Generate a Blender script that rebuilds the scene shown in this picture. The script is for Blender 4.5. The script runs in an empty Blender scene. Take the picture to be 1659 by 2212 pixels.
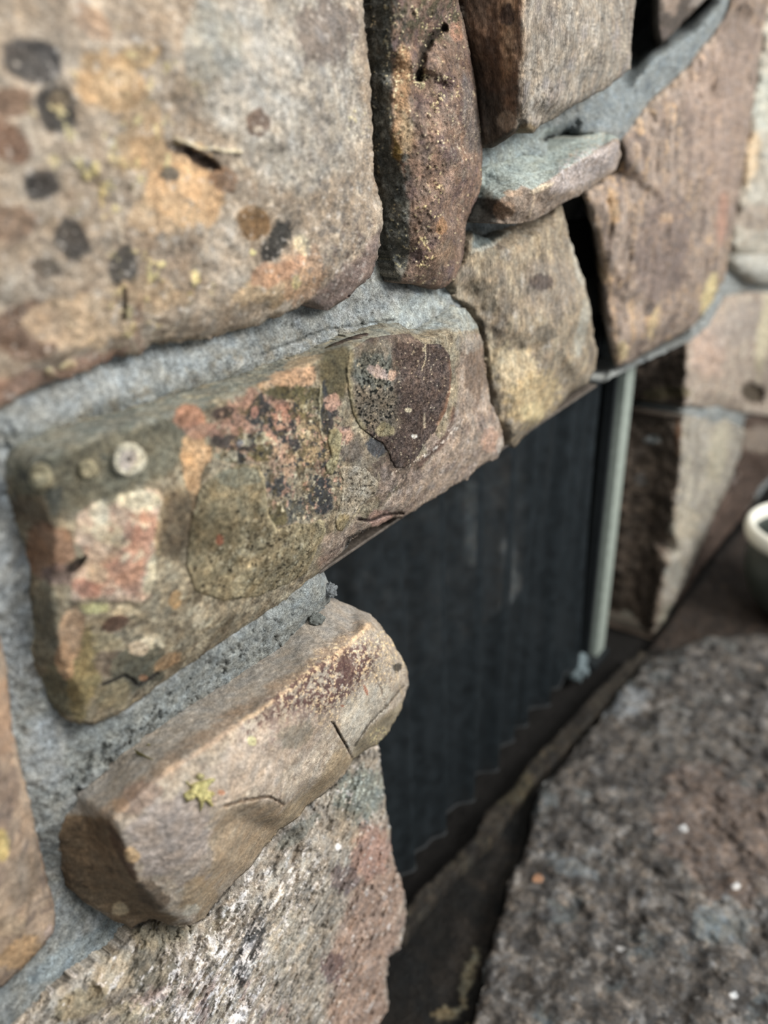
import bpy, math, random
import numpy as np
from mathutils import Matrix, Vector
from mathutils.geometry import delaunay_2d_cdt

random.seed(7); rng = np.random.default_rng(7)
C = bpy.context.scene.collection
S = bpy.context.scene

# ------------------------------------------------------------------ camera
# World: X runs along the chimney breast to the right, Y goes into it, Z is up.
# The face of the mortar is Y = 0; w = -Y is the distance a stone stands out.
IW, IH, F = 1659., 2212., 1797.
CX, CY = IW/2, IH/2
DIST, CAMZ = 0.38, 0.918
def _basis(vh, vv):
    h = np.array([vh[0]-CX, vh[1]-CY, F]); v = np.array([vv[0]-CX, vv[1]-CY, F])
    v /= np.linalg.norm(v); h -= (h@v)*v; h /= np.linalg.norm(h)
    return h, -v, np.cross(h, -v)
U, V, W = _basis((2250, 250), (900, 5000))       # in camera axes x right, y down, z forward
R2W = np.array([U, -W, V])                        # camera axes -> world
CAM = np.array([0., -DIST, CAMZ])
cam = bpy.data.objects.new('camera', bpy.data.cameras.new('camera')); C.objects.link(cam)
m = Matrix.Identity(4)
for i, ax in enumerate((R2W@np.array([1, 0, 0.]), R2W@np.array([0, -1., 0]), R2W@np.array([0, 0, -1.]))):
    for j in range(3): m[j][i] = ax[j]
for j in range(3): m[j][3] = CAM[j]
cam.matrix_world = m
cam.data.sensor_fit = 'HORIZONTAL'; cam.data.sensor_width = 24.0; cam.data.lens = 24.0*F/IW
cam.data.clip_start = 0.02; cam.data.clip_end = 60
cam.data.dof.use_dof = True; cam.data.dof.focus_distance = 0.625; cam.data.dof.aperture_fstop = 2.7
S.camera = cam

# ------------------------------------------------------------------ light, exposure
S.view_settings.view_transform = 'Standard'; S.view_settings.look = 'None'
S.view_settings.exposure = 0.66; S.view_settings.gamma = 1.0
wd = bpy.data.worlds.new('room_light'); S.world = wd; wd.use_nodes = True
bg = wd.node_tree.nodes['Background']; bg.inputs[0].default_value = (0.90, 0.96, 1.0, 1); bg.inputs[1].default_value = 0.38
def area(name, loc, target, size, power, col):
    l = bpy.data.lights.new(name, 'AREA'); l.energy = power; l.color = col; l.shape = 'RECTANGLE'; l.size, l.size_y = size
    o = bpy.data.objects.new(name, l); C.objects.link(o); o.location = loc
    o.rotation_euler = (Vector(target)-Vector(loc)).to_track_quat('-Z', 'Y').to_euler(); return o
area('window_light', (1.15, -2.1, 2.1), (0.4, 0, 0.7), (1.1, 1.1), 62, (1.0, 0.98, 0.95))
area('left_fill_light', (0.1, -1.0, 2.6), (0.6, 0, 0.6), (0.7, 0.7), 14, (1.0, 0.97, 0.93))  # unseen soft fill, added to brighten the left stones

# ------------------------------------------------------------------ projection
def rays(P):
    P = np.atleast_2d(np.asarray(P, float))
    return np.stack([P[:, 0]-CX, P[:, 1]-CY, np.full(len(P), F)], 1) @ R2W.T
def on_wall(P, w):                                # points on the plane Y = -w
    r = rays(P); t = (-np.asarray(w)+DIST)/r[:, 1]; return CAM + r*t[:, None]
def on_floor(P, z):
    r = rays(P); t = (np.asarray(z)-CAMZ)/r[:, 2]; return CAM + r*t[:, None]

# ------------------------------------------------------------------ noise
_perm = rng.permutation(512)
_perm = np.concatenate([_perm, _perm, _perm])
_g = rng.normal(size=(512, 3)); _g /= np.linalg.norm(_g, axis=1)[:, None]
def perlin(P):
    i = np.floor(P).astype(int); f = P-i; i &= 511; u = f*f*f*(f*(f*6-15)+10)
    out = np.zeros(len(P))
    for a in (0, 1):
        for b in (0, 1):
            for c in (0, 1):
                h = _perm[(_perm[(_perm[(i[:, 0]+a) & 511]+i[:, 1]+b) & 511]+i[:, 2]+c) & 511]
                d = np.einsum('ij,ij->i', _g[h], f-np.array([a, b, c]))
                out += d*(u[:, 0] if a else 1-u[:, 0])*(u[:, 1] if b else 1-u[:, 1])*(u[:, 2] if c else 1-u[:, 2])
    return out*1.6
def fbm(P, sc, octv=3, off=0.):
    r = np.zeros(len(P)); a = 1.; s = 0.
    for k in range(octv):
        r += a*perlin(P*sc*2**k + off + 17.3*k); s += a; a *= .6
    return r/s*1.25
def sstep(x, a, b): t = np.clip((x-a)/(b-a), 0, 1); return t*t*(3-2*t)
def hx(s): return np.array([int(s[i:i+2], 16)/255 for i in (0, 2, 4)])
def lin(c): return np.where(c <= .04045, c/12.92, ((np.maximum(c, 0)+.055)/1.055)**2.4)

def seg_dist(P, pts, closed=False):
    pts = np.asarray(pts, float); n = len(pts); d = np.full(len(P), 1e9)
    for i in range(n if closed else n-1):
        a = pts[i]; b = pts[(i+1) % n]; ab = b-a
        t = np.clip(((P-a)@ab)/max(ab@ab, 1e-9), 0, 1)
        d = np.minimum(d, np.linalg.norm(P-a-t[:, None]*ab, axis=1))
    return d
def inside(P, pts):
    pts = np.asarray(pts, float); n = len(pts); r = np.zeros(len(P), bool)
    for i in range(n):
        x1, y1 = pts[i]; x2, y2 = pts[(i+1) % n]
        if y1 == y2: continue
        c = ((y1 > P[:, 1]) != (y2 > P[:, 1])) & (P[:, 0] < (x2-x1)*(P[:, 1]-y1)/(y2-y1)+x1); r ^= c
    return r

# ------------------------------------------------------------------ paint and relief layers
_k = [0]
def Nz(col, sc, thr, soft=.12, st=1., stretch=(1, 1, 1), reg=None, disp=0):     # noise patches of another mineral
    _k[0] += 1; return ('n', col, sc, thr, soft, st, stretch, reg, disp, _k[0]*7.7)
def B(x, y, rx, ry, ang, col, st=1., rag=.5, ns=70, disp=0, soft=.25):       # one blotch
    _k[0] += 1; return ('b', x, y, rx, ry, math.radians(ang), col, st, rag, ns, disp, soft, _k[0]*5.1)
def Ln(pts, w, col=None, st=1., disp=0, rag=.5):                              # crack, rim or seam
    _k[0] += 1; return ('l', pts, w, col, st, disp, rag, _k[0]*3.3)
def Pg(pts, col, st=1., soft=8, rag=10, ns=70, disp=0):                       # area of another mineral, growth or painted shade
    _k[0] += 1; return ('p', pts, col, st, soft, rag, ns, disp, _k[0]*2.9)
def xf(X, st):
    st = np.array(st); return X@st if st.ndim == 2 else X*st
_c, _s = math.cos(.28), math.sin(.28)
TILT = np.array([[_c, 0, -_s], [0, 1, 0], [_s, 0, _c]])@np.diag([.55, 1, 1.7])
def masks(L, P, X):
    t = L[0]
    if t == 'n':
        _, col, sc, thr, soft, st, stx, reg, disp, off = L
        m_ = sstep(fbm(xf(X, stx), sc, 4, off), thr, thr+soft)
        if reg is not None:
            x, y, rx, ry, a = reg; a = math.radians(a); d = P-np.array([x, y])
            q = np.hypot((d[:, 0]*math.cos(a)+d[:, 1]*math.sin(a))/rx, (-d[:, 0]*math.sin(a)+d[:, 1]*math.cos(a))/ry)
            m_ = m_*sstep(-q, -1.1, -.7)
        return m_, col, st, disp
    if t == 'b':
        _, x, y, rx, ry, a, col, st, rag, ns, disp, soft, off = L
        d = P-np.array([x, y]); q = np.hypot((d[:, 0]*math.cos(a)+d[:, 1]*math.sin(a))/rx, (-d[:, 0]*math.sin(a)+d[:, 1]*math.cos(a))/ry)
        near = q < 2.6; m_ = np.zeros(len(P))
        if near.any():
            qq = 1-q[near]+rag*(fbm(X[near], ns, 4, off)+.35*fbm(X[near], ns*3.1, 3, off+9)); m_[near] = sstep(qq, -soft/2, soft/2)
        return m_, col, st, disp
    if t == 'l':
        _, pts, w, col, st, disp, rag, off = L
        pa = np.asarray(pts, float); lo = pa.min(0)-w*3-20; hi = pa.max(0)+w*3+20
        near = ((P > lo) & (P < hi)).all(1); m_ = np.zeros(len(P))
        if near.any():
            Pn = P[near]; wv = np.stack([fbm(X[near], 150, 3, off), fbm(X[near], 150, 3, off+50)], 1)*rag*8
            m_[near] = sstep(-seg_dist(Pn+wv, pts)/w, -1., -.25)
        return m_, col, st, disp
    _, pts, col, st, soft, rag, ns, disp, off = L
    pa = np.asarray(pts, float); lo = pa.min(0)-60; hi = pa.max(0)+60
    near = ((P > lo) & (P < hi)).all(1); m_ = np.zeros(len(P))
    if near.any():
        Pn = P[near]; sd = seg_dist(Pn, pts, True)*np.where(inside(Pn, pts), 1, -1)+rag*fbm(X[near], ns, 4, off)
        m_[near] = sstep(sd, -soft/2, soft/2)
    return m_, col, st, disp

# ------------------------------------------------------------------ relief patches
class Field:
    """height over the wall (or the floor) from a net of surveyed points, softened a little"""
    def __init__(s, pts3, cell=6, blur=2):
        p = np.array(pts3, float); s.lo = p[:, :2].min(0)-40; s.cell = cell
        n = np.ceil((p[:, :2].max(0)+40-s.lo)/cell).astype(int)+1
        g = np.full((n[1], n[0]), np.nan)
        vs = [Vector((float(a), float(b))) for a, b in p[:, :2]]
        r = delaunay_2d_cdt(vs, [], [], 0, 1e-4)
        vv = np.array([tuple(q) for q in r[0]]); idx = [o[0] for o in r[3]]; h = p[idx, 2]
        for tri in r[2]:
            a, b, c = vv[tri[0]], vv[tri[1]], vv[tri[2]]
            mn = np.floor((np.minimum(np.minimum(a, b), c)-s.lo)/cell).astype(int); mx = np.ceil((np.maximum(np.maximum(a, b), c)-s.lo)/cell).astype(int)
            xs = s.lo[0]+np.arange(mn[0], mx[0]+1)*cell; ys = s.lo[1]+np.arange(mn[1], mx[1]+1)*cell
            X_, Y_ = np.meshgrid(xs, ys); d = (b[1]-c[1])*(a[0]-c[0])+(c[0]-b[0])*(a[1]-c[1])
            if abs(d) < 1e-9: continue
            l1 = ((b[1]-c[1])*(X_-c[0])+(c[0]-b[0])*(Y_-c[1]))/d; l2 = ((c[1]-a[1])*(X_-c[0])+(a[0]-c[0])*(Y_-c[1]))/d; l3 = 1-l1-l2
            ok = (l1 >= -1e-6) & (l2 >= -1e-6) & (l3 >= -1e-6)
            sub = g[mn[1]:mx[1]+1, mn[0]:mx[0]+1]; val = l1*h[tri[0]]+l2*h[tri[1]]+l3*h[tri[2]]; sub[ok] = val[ok]
        for _ in range(400):                                       # extend outwards
            nn = np.isnan(g)
            if not nn.any(): break
            acc = np.zeros_like(g); cnt = np.zeros_like(g)
            for dy, dx in ((0, 1), (0, -1), (1, 0), (-1, 0)):
                q = np.roll(g, (dy, dx), (0, 1))
                if dy == 1: q[0] = np.nan
                if dy == -1: q[-1] = np.nan
                if dx == 1: q[:, 0] = np.nan
                if dx == -1: q[:, -1] = np.nan
                ok = ~np.isnan(q); acc[ok] += q[ok]; cnt[ok] += 1
            f_ = nn & (cnt > 0); g[f_] = acc[f_]/cnt[f_]
        for _ in range(blur):
            q = np.pad(g, 1, 'edge'); g = (q[1:-1, 1:-1]*4+2*(q[:-2, 1:-1]+q[2:, 1:-1]+q[1:-1, :-2]+q[1:-1, 2:])+q[:-2, :-2]+q[2:, 2:]+q[:-2, 2:]+q[2:, :-2])/16
        s.g = g
    def __call__(s, P):
        q = (P-s.lo)/s.cell; q = np.clip(q, 0, np.array([s.g.shape[1]-1.001, s.g.shape[0]-1.001])); i = q.astype(int); f = q-i; g = s.g
        return (g[i[:, 1], i[:, 0]]*(1-f[:, 0])*(1-f[:, 1])+g[i[:, 1], i[:, 0]+1]*f[:, 0]*(1-f[:, 1])+g[i[:, 1]+1, i[:, 0]]*(1-f[:, 0])*f[:, 1]+g[i[:, 1]+1, i[:, 0]+1]*f[:, 0]*f[:, 1])

def tag(o, label=None, cat=None, group=None, kind=None):
    if label: o['label'] = label
    if cat: o['category'] = cat
    if group: o['group'] = group
    if kind: o['kind'] = kind
    return o

def mesh_obj(name, vs, fs, mat, parent=None, smooth=True, col=None):
    me = bpy.data.meshes.new(name); me.from_pydata([tuple(v) for v in vs], [], fs)
    if smooth: me.polygons.foreach_set('use_smooth', [True]*len(me.polygons))
    if col is not None:
        at = me.color_attributes.new('Col', 'FLOAT_COLOR', 'POINT')
        at.data.foreach_set('color', np.concatenate([col, np.ones((len(col), 1))], 1).astype(np.float32).ravel())
    me.materials.append(mat); me.update()
    o = bpy.data.objects.new(name, me); C.objects.link(o)
    if parent: o.parent = parent
    return o

class Relief:
    """a stone (or mortar, or slab): outline and relief seen square to its bed, given real depth behind"""
    def __init__(s, out, ctrl=(), edge=0.0, sp=5, rag=3, ragsc=.05, noise=((.0015, 60),), nst=(1, 1, 1), base='998877', mot=.05, layers=(), blur=2,
                 back=-.06, floor=False, rnd=0, rndw=12, seed=0., cell=6, under=0.):
        s.under = under
        s.out = [(p[0], p[1], p[2] if len(p) > 2 else edge) for p in out]; s.sp = sp; s.rag = rag; s.noise = noise; s.nst = np.array(nst); s.base = hx(base); s.mot = mot
        s.layers = layers; s.back = back; s.floor = floor; s.rnd = rnd; s.rndw = rndw; s.seed = seed; s.ragsc = ragsc
        s.field = Field(s.out+list(ctrl), cell, blur)
        s.poly = np.array(s.out)[:, :2]
    def pos(s, P, extra=0):
        h0 = s.field(P); X = (on_floor if s.floor else on_wall)(P, h0); h = h0.copy()
        for k, (amp, sc) in enumerate(s.noise): h += amp*fbm(xf(X, s.nst), sc, 3, s.seed+k*31.)
        if s.rnd:
            d = seg_dist(P, s.poly, True); t = np.clip(1-d/s.rndw, 0, 1); h -= s.rnd*(1-np.sqrt(1-t*t*.98))
        for L in s.layers:
            if (L[0] == 'n' and L[8]) or (L[0] == 'b' and L[10]) or (L[0] == 'l' and L[5]) or (L[0] == 'p' and L[7]):
                m_, _, _, dp = masks(L, P, X); h += m_*dp
        return (on_floor if s.floor else on_wall)(P, h+extra), h+extra
    def colour(s, P, X, layers=None, base=None):
        c = np.tile(s.base if base is None else hx(base), (len(P), 1))
        for L in (s.layers if layers is None else layers):
            if L[{'n': 1, 'b': 6, 'l': 3, 'p': 2}[L[0]]] is None: continue
            m_, col, st, _ = masks(L, P, X); k = (m_*st)[:, None]; c = c*(1-k)+hx(col)*k
        b = fbm(X, 45, 3, 3.3+s.seed)*.9+fbm(X, 260, 3, 9.1)*1.0
        c = c*(1+s.mot*2*b)[:, None]; w_ = fbm(X, 90, 3, 77.+s.seed)[:, None]*s.mot*.6
        c = c*(1+w_*np.array([1, .1, -1.]))
        g_ = c.mean(1, keepdims=True); c = g_+(c-g_)*.82
        return np.clip(c, .01, .97)
    def build(s, name, mat, parent=None, poly=None, extra=0, back=None, layers=None, base=None, thin=False, sp=None):
        poly = s.poly if poly is None else np.array(poly, float); sp = sp or s.sp
        # outline, resampled and made irregular
        ring = []
        n = len(poly)
        for i in range(n):
            a, b = poly[i], poly[(i+1) % n]; L = np.linalg.norm(b-a); k = max(1, int(L/sp))
            for j in range(k): ring.append(a+(b-a)*j/k)
        ring = np.array(ring)
        nx = np.c_[ring*s.ragsc, np.full(len(ring), s.seed*1.7)]
        ring = ring + s.rag*np.stack([fbm(nx, 1., 4, 5.), fbm(nx, 1., 4, 25.)], 1)
        lo, hi = ring.min(0), ring.max(0)
        gx, gy = np.meshgrid(np.arange(lo[0], hi[0], sp), np.arange(lo[1], hi[1], sp*.87)); gx = gx+(np.arange(gx.shape[0])[:, None] % 2)*sp*.5
        G = np.c_[gx.ravel(), gy.ravel()]; G = G[inside(G, ring)]
        # distance only matters near the border
        G = G[seg_dist(G, ring[::max(1, int(len(ring)/400))], True) > sp*.55] if len(ring) > 400 else G[seg_dist(G, ring, True) > sp*.55]
        A = np.r_[ring, G]; nr = len(ring)
        r = delaunay_2d_cdt([Vector((float(a), float(b))) for a, b in A], [(i, (i+1) % nr) for i in range(nr)], [], 1, 1e-4)
        Q = np.array([tuple(q) for q in r[0]]); X, h = s.pos(Q, extra)
        if thin:
            d = seg_dist(Q, ring, True); t = sstep(d, 0, sp*2.2); X, h = s.pos(Q, extra*(-.6+1.6*t))
        fs = [tuple(t) for t in r[2]]
        # orientation towards the viewer
        a, b, c = X[fs[0][0]], X[fs[0][1]], X[fs[0][2]]
        flip = np.dot(np.cross(b-a, c-a), CAM-a) < 0
        if flip: fs = [t[::-1] for t in fs]
        col = lin(s.colour(Q, X, layers, base))
        # sides running back into the wall (or down)
        cnt = {}
        for t in fs:
            for e in ((t[0], t[1]), (t[1], t[2]), (t[2], t[0])): cnt[e] = 1
        be = [e for e in cnt if (e[1], e[0]) not in cnt]
        bv = sorted({v for e in be for v in e}); bk = s.back if back is None else back
        vs = list(X); cl = list(col); nb = {}
        prev = {v: v for v in bv}
        for step in (.12, .45, 1.):
            cur = {}
            for v in bv:
                p = X[v].copy(); j = (fbm(np.array([p*1.])+step*3, 45, 2)[0])*.004 if 0 else 0
                if s.floor: p[2] = p[2]+(bk-p[2])*step
                else: p[1] = p[1]+(-bk-p[1])*step; p[0] += s.under*step
                cur[v] = len(vs); vs.append(p); cl.append(col[v])
            for (a, b) in be: fs.append((prev[b], prev[a], cur[a], cur[b]))
            prev = cur
        nx_ = {}
        for a, b in be: nx_[a] = b
        loops = []; seen = set()
        for a in list(nx_):
            if a in seen: continue
            lp = [a]; seen.add(a); b = nx_[a]
            while b != a and b in nx_ and b not in seen: lp.append(b); seen.add(b); b = nx_[b]
            loops.append(lp)
        for lp in loops:
            if len(lp) > 2: fs.append(tuple(prev[v] for v in lp[::-1]))
        return mesh_obj(name, vs, fs, mat, parent, True, np.array(cl))

# ------------------------------------------------------------------ materials
def rock_mat(name, fine=900., fstr=.35, speck=0., bump=.5, bscale=260., bdist=.0012, rough=.9, spec=.25, stretch=(1, 1, 1), dark='1c1815'):
    m_ = bpy.data.materials.new(name); m_.use_nodes = True; n = m_.node_tree.nodes; l = m_.node_tree.links
    b = n['Principled BSDF']; b.inputs['Roughness'].default_value = rough; b.inputs['Specular IOR Level'].default_value = spec
    ca = n.new('ShaderNodeVertexColor'); ca.layer_name = 'Col'
    tc = n.new('ShaderNodeTexCoord'); mp = n.new('ShaderNodeMapping'); mp.inputs['Scale'].default_value = stretch; l.new(tc.outputs['Object'], mp.inputs[0])
    def nz(sc, det=5, ro=.62):
        x = n.new('ShaderNodeTexNoise'); x.inputs['Scale'].default_value = sc; x.inputs['Detail'].default_value = det; x.inputs['Roughness'].default_value = ro; l.new(mp.outputs[0], x.inputs['Vector']); return x
    def mr(src, a, b_, c, d):
        x = n.new('ShaderNodeMapRange'); l.new(src, x.inputs[0])
        for i, v in zip((1, 2, 3, 4), (a, b_, c, d)): x.inputs[i].default_value = v
        return x.outputs[0]
    f1 = mr(nz(fine, 3).outputs[0], .3, .7, 1-fstr, 1+fstr); f2 = mr(nz(fine*.28, 6).outputs[0], .3, .7, 1-fstr*.8, 1+fstr*.8)
    mu = n.new('ShaderNodeMath'); mu.operation = 'MULTIPLY'; l.new(f1, mu.inputs[0]); l.new(f2, mu.inputs[1])
    vm = n.new('ShaderNodeVectorMath'); vm.operation = 'SCALE'; l.new(ca.outputs[0], vm.inputs[0]); l.new(mu.outputs[0], vm.inputs[3])
    out = vm.outputs[0]
    if speck:
        sp = mr(nz(fine*.55, 2, .5).outputs[0], .62, .67, 0, speck); mx = n.new('ShaderNodeMix'); mx.data_type = 'RGBA'
        l.new(sp, mx.inputs[0]); l.new(out, mx.inputs[6]); mx.inputs[7].default_value = (*lin(hx(dark)), 1); out = mx.outputs[2]
    l.new(out, b.inputs['Base Color'])
    h1 = nz(bscale, 8, .68); h2 = nz(fine*.8, 3); ad = n.new('ShaderNodeMath'); ad.operation = 'MULTIPLY_ADD'; l.new(h2.outputs[0], ad.inputs[0]); ad.inputs[1].default_value = .35; l.new(h1.outputs[0], ad.inputs[2])
    bp = n.new('ShaderNodeBump'); bp.inputs['Strength'].default_value = bump; bp.inputs['Distance'].default_value = bdist*2; l.new(ad.outputs[0], bp.inputs['Height']); l.new(bp.outputs[0], b.inputs['Normal'])
    return m_
M_rock = rock_mat('sandstone', 900, .42, .0, .8, 240, .0016)
M_rock_speck = rock_mat('speckled_sandstone', 850, .46, .6, .9, 260, .0016)
M_smooth = rock_mat('worn_sandstone', 1000, .32, .2, .6, 300, .0010)
M_streak = rock_mat('bedded_sandstone', 700, .42, .1, .9, 200, .002, stretch=(1, 1, .35))
M_mortar = rock_mat('mortar', 900, .42, .5, 1., 420, .0028, rough=.95, spec=.1, dark='3a3d3b')
M_hearth = rock_mat('rough_hearth_stone', 300, .22, .0, .6, 110, .0025, rough=.8, spec=.3)
M_lichen = rock_mat('lichen_crust', 950, .5, .5, 1., 700, .0012, rough=1, spec=.05)
M_soot = rock_mat('sooty_stone', 200, .3, .0, .8, 60, .006, rough=.8)

def plain(name, colr, rough=.5, metal=0., bump=0., nsc=80., var=.15, alpha=1.):
    m_ = bpy.data.materials.new(name); m_.use_nodes = True; n = m_.node_tree.nodes; l = m_.node_tree.links; b = n['Principled BSDF']
    b.inputs['Roughness'].default_value = rough; b.inputs['Metallic'].default_value = metal
    tc = n.new('ShaderNodeTexCoord'); x = n.new('ShaderNodeTexNoise'); x.inputs['Scale'].default_value = nsc; x.inputs['Detail'].default_value = 5; l.new(tc.outputs['Object'], x.inputs['Vector'])
    r = n.new('ShaderNodeValToRGB'); c = lin(hx(colr)); r.color_ramp.elements[0].position = .3; r.color_ramp.elements[1].position = .7
    r.color_ramp.elements[0].color = (*(c*(1-var)), 1); r.color_ramp.elements[1].color = (*np.minimum(c*(1+var), 1), 1)
    l.new(x.outputs[0], r.inputs[0]); l.new(r.outputs[0], b.inputs['Base Color'])
    if bump:
        bp = n.new('ShaderNodeBump'); bp.inputs['Strength'].default_value = bump; bp.inputs['Distance'].default_value = .002; l.new(x.outputs[0], bp.inputs['Height']); l.new(bp.outputs[0], b.inputs['Normal'])
    if alpha < 1: b.inputs['Alpha'].default_value = alpha
    return m_
M_steel = plain('dull_steel', '5d554d', .6, .3, .5, 200, .4)
M_post = plain('grey_painted_metal', 'a6afa5', .4, .2, .1)
M_black = plain('sooty_metal', '2a2e30', .5, .4, .2)
M_chain = plain('woven_wire_mesh', '2d3438', .5, .4, .2, 60, .4, .5)
M_pot = plain('dark_glazed_stoneware', '3f4540', .35, 0, .05, 20)
M_white = plain('cream_glaze', 'f4f2e4', .3, 0, 0, 20, .04)
M_cinder = plain('ashy_log', '4c514e', .9, 0, .9, 60, .4)

# ------------------------------------------------------------------ the wall of mortar
MORT = [(-260, -260), (1900, -260), (1900, 730), (1660, 1050), (1432, 1362, -.03), (1462, 1230, -.03), (1496, 1000, -.03), (1478, 888, -.008), (1506, 860, -.03), (1510, 770, -.03), (1484, 740), (1400, 778), (1310, 822), (1230, 856), (1160, 905), (1085, 962),
        (1000, 1010), (870, 1095), (712, 1212), (700, 1236), (712, 1262, .006), (720, 1276, .01), (712, 1300, .012), (700, 1310, .012), (740, 1370, -.01), (780, 1480, -.01), (770, 1620, -.01), (800, 1760), (830, 1920), (800, 2060), (810, 2200), (820, 2400), (-260, 2400)]
mc = []
# joint under the upper block
for x, y, w in [(0, 900, .008), (100, 860, .006), (200, 820, .006), (330, 780, .006), (450, 760, .006), (560, 740, .005), (650, 700, .004), (730, 690, .004), (760, 660, .002), (800, 640, .0), (860, 640, .002), (900, 670, .004), (930, 650, .002), (960, 640, .0), (835, 600, -.004), (820, 560, -.008),
                (60, 930, .012), (200, 880, .010), (400, 830, .010), (600, 770, .008), (700, 735, .008), (850, 695, .008), (890, 715, .012), (975, 658, .006),
                # joint over the upper right stones
                (1060, 345, .002), (1120, 330, .0), (1150, 300, -.002), (1170, 285, -.012), (1180, 297, -.035), (1210, 300, -.035), (1235, 303, -.025), (1250, 290, .004), (1200, 340, .012), (1300, 290, .012), (1260, 250, -.006), (1350, 200, -.008), (1400, 130, -.01), (1450, 100, -.012), (1500, 70, -.014), (1560, 0, -.018), (1620, -60, -.03), (1330, 290, -.0), (1345, 310, -.02), (1400, 215, -.016), (1440, 180, -.018), (1500, 125, -.019), (1545, 65, -.021), (1590, -20, -.026), (1400, 300, -.045), (1500, 200, -.045), (1560, 120, -.045), (1620, 60, -.045), (1660, 0, -.045), (1610, 300, -.045), (1680, 200, -.045), (1590, 450, -.045), (1560, 560, -.04), (1530, 640, -.035),
                # deep open joints
                (1405, 0, -.2), (1400, 60, -.2), (1395, 95, -.16), (1425, 40, -.2), (1410, -100, -.2),
                (1235, 450, -.2), (1260, 500, -.2), (1285, 600, -.2), (1300, 700, -.2), (1308, 780, -.16), (1250, 430, -.16), (1275, 560, -.2), (1310, 800, -.01),
                (1020, 500, -.012), (1050, 520, -.004), (1090, 495, .0), (1000, 560, -.014), (1150, 490, -.01),
                # joint between lintel stone and lower stone
                (690, 1250, .024), (650, 1290, .024), (600, 1330, .024), (520, 1380, .024), (430, 1430, .022), (350, 1480, .022), (270, 1540, .018), (200, 1580, .012), (700, 1290, .018), (650, 1345, .016), (600, 1400, .014), (540, 1440, .013), (480, 1480, .012), (400, 1530, .012), (330, 1580, .012), (250, 1640, .010), (190, 1690, .008), (130, 1760, .006),
                # left joints
                (0, 1050, .006), (15, 1150, .004), (40, 1300, .004), (40, 1400, .002), (60, 1500, .002), (100, 1570, .004), (60, 1620, .004), (100, 1700, .004), (110, 1800, .0), (120, 1900, -.006), (130, 1990, -.006), (200, 2030, -.004), (150, 2080, .0), (80, 2120, .002), (0, 2180, .006), (-100, 1100, .006), (-100, 2260, .008),
                # right side
                (1560, 620, -.02), (1600, 580, -.03), (1659, 560, -.02), (1520, 690, -.004), (1500, 720, -.004), (1540, 890, -.002), (1480, 885, -.002), (1659, 890, -.03), (1600, 980, -.035), (1650, 1000, -.035), (1580, 1080, -.035), (1540, 1150, -.035), (1480, 1300, -.035), (1520, 1000, -.03), (1360, 800, -.012), (1290, 838, -.006), (1600, 800, -.045), (1640, 860, -.045), (1560, 800, -.04),
                (400, 300, -.03), (200, 600, -.03), (600, 500, -.03), (400, 1150, -.02), (700, 950, -.02), (900, 850, -.02), (1150, 700, -.03), (1450, 500, -.04), (1200, 100, -.03), (900, 300, -.03), (500, 1750, -.02), (650, 1600, -.02), (600, 2000, -.03), (400, 2150, -.02), (-100, 1700, -.02)]:
    mc.append((x, y, w))
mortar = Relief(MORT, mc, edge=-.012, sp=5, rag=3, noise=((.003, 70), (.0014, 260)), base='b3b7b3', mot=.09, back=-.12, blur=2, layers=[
    Nz('c8cccb', 60, .1, .3, .7), Nz('8f938f', 90, .12, .3, .7), Nz('75746d', 140, .28, .2, .6), B(280, 800, 260, 50, -15, 'd2d7d4', .6, .4, 30), B(20, 1260, 50, 260, 0, 'd0d5d5', .7, .4, 40), B(110, 1620, 60, 70, 0, 'c4c8c8', .5, .5, 40),
    Pg([(690, 1240), (730, 1290), (640, 1390), (480, 1490), (330, 1590), (150, 1720), (140, 1600), (300, 1520), (520, 1370)], 'aab0ac', .75, 20, 20),
    Pg([(1040, 330), (1180, 270), (1250, 300), (1100, 430), (1040, 420)], 'c4d0cb', .8, 20, 20), Pg([(880, 640), (980, 620), (970, 660), (890, 715), (800, 700)], 'c6d0cc', .7, 20, 20),
    Pg([(1180, 300), (1350, 150), (1440, 90), (1540, -60), (1640, -60), (1500, 130), (1350, 270)], 'a0a9aa', .8, 20, 20),
    Pg([(20, 940), (300, 860), (600, 780), (850, 700), (860, 720), (600, 810), (300, 900), (30, 1000)], 'a5a69c', .7, 20, 20), Nz('a3957c', 90, .0, .3, .5, reg=(500, 810, 400, 60, -17)),
    Pg([(785, -100), (860, -100), (860, 500), (880, 620), (815, 600)], '6a6a60', .8, 20, 20), Ln([(560, 765), (700, 712), (850, 690)], 4, '5a5d58', .7, -.002),
    Nz('5a5a54', 120, .05, .2, .8, reg=(250, 1640, 180, 50, -35), disp=-.003), Nz('5a5a54', 160, .2, .15, .7, reg=(480, 1450, 260, 50, -35), disp=-.003),
    B(150, 860, 200, 40, -20, 'd5dad8', .5), Pg([(1212, 430), (1262, 410), (1335, 790), (1300, 805), (1280, 700), (1245, 560)], '262523', 1, 6, 4), Pg([(1385, -200), (1432, -200), (1430, 88), (1385, 92)], '262523', 1, 6, 4), B(1205, 300, 34, 9, 0, '30302e', .9, .4), B(170, 2060, 120, 30, -30, 'aab8bc', .8)])  # near-black patches paint the shadow of the deep joints into the mortar
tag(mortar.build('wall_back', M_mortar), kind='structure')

# ------------------------------------------------------------------ the stones
def stone(name, label, relief, mat, cat='stone', group=None):
    return tag(relief.build(name, mat), label, cat, group)

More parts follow.
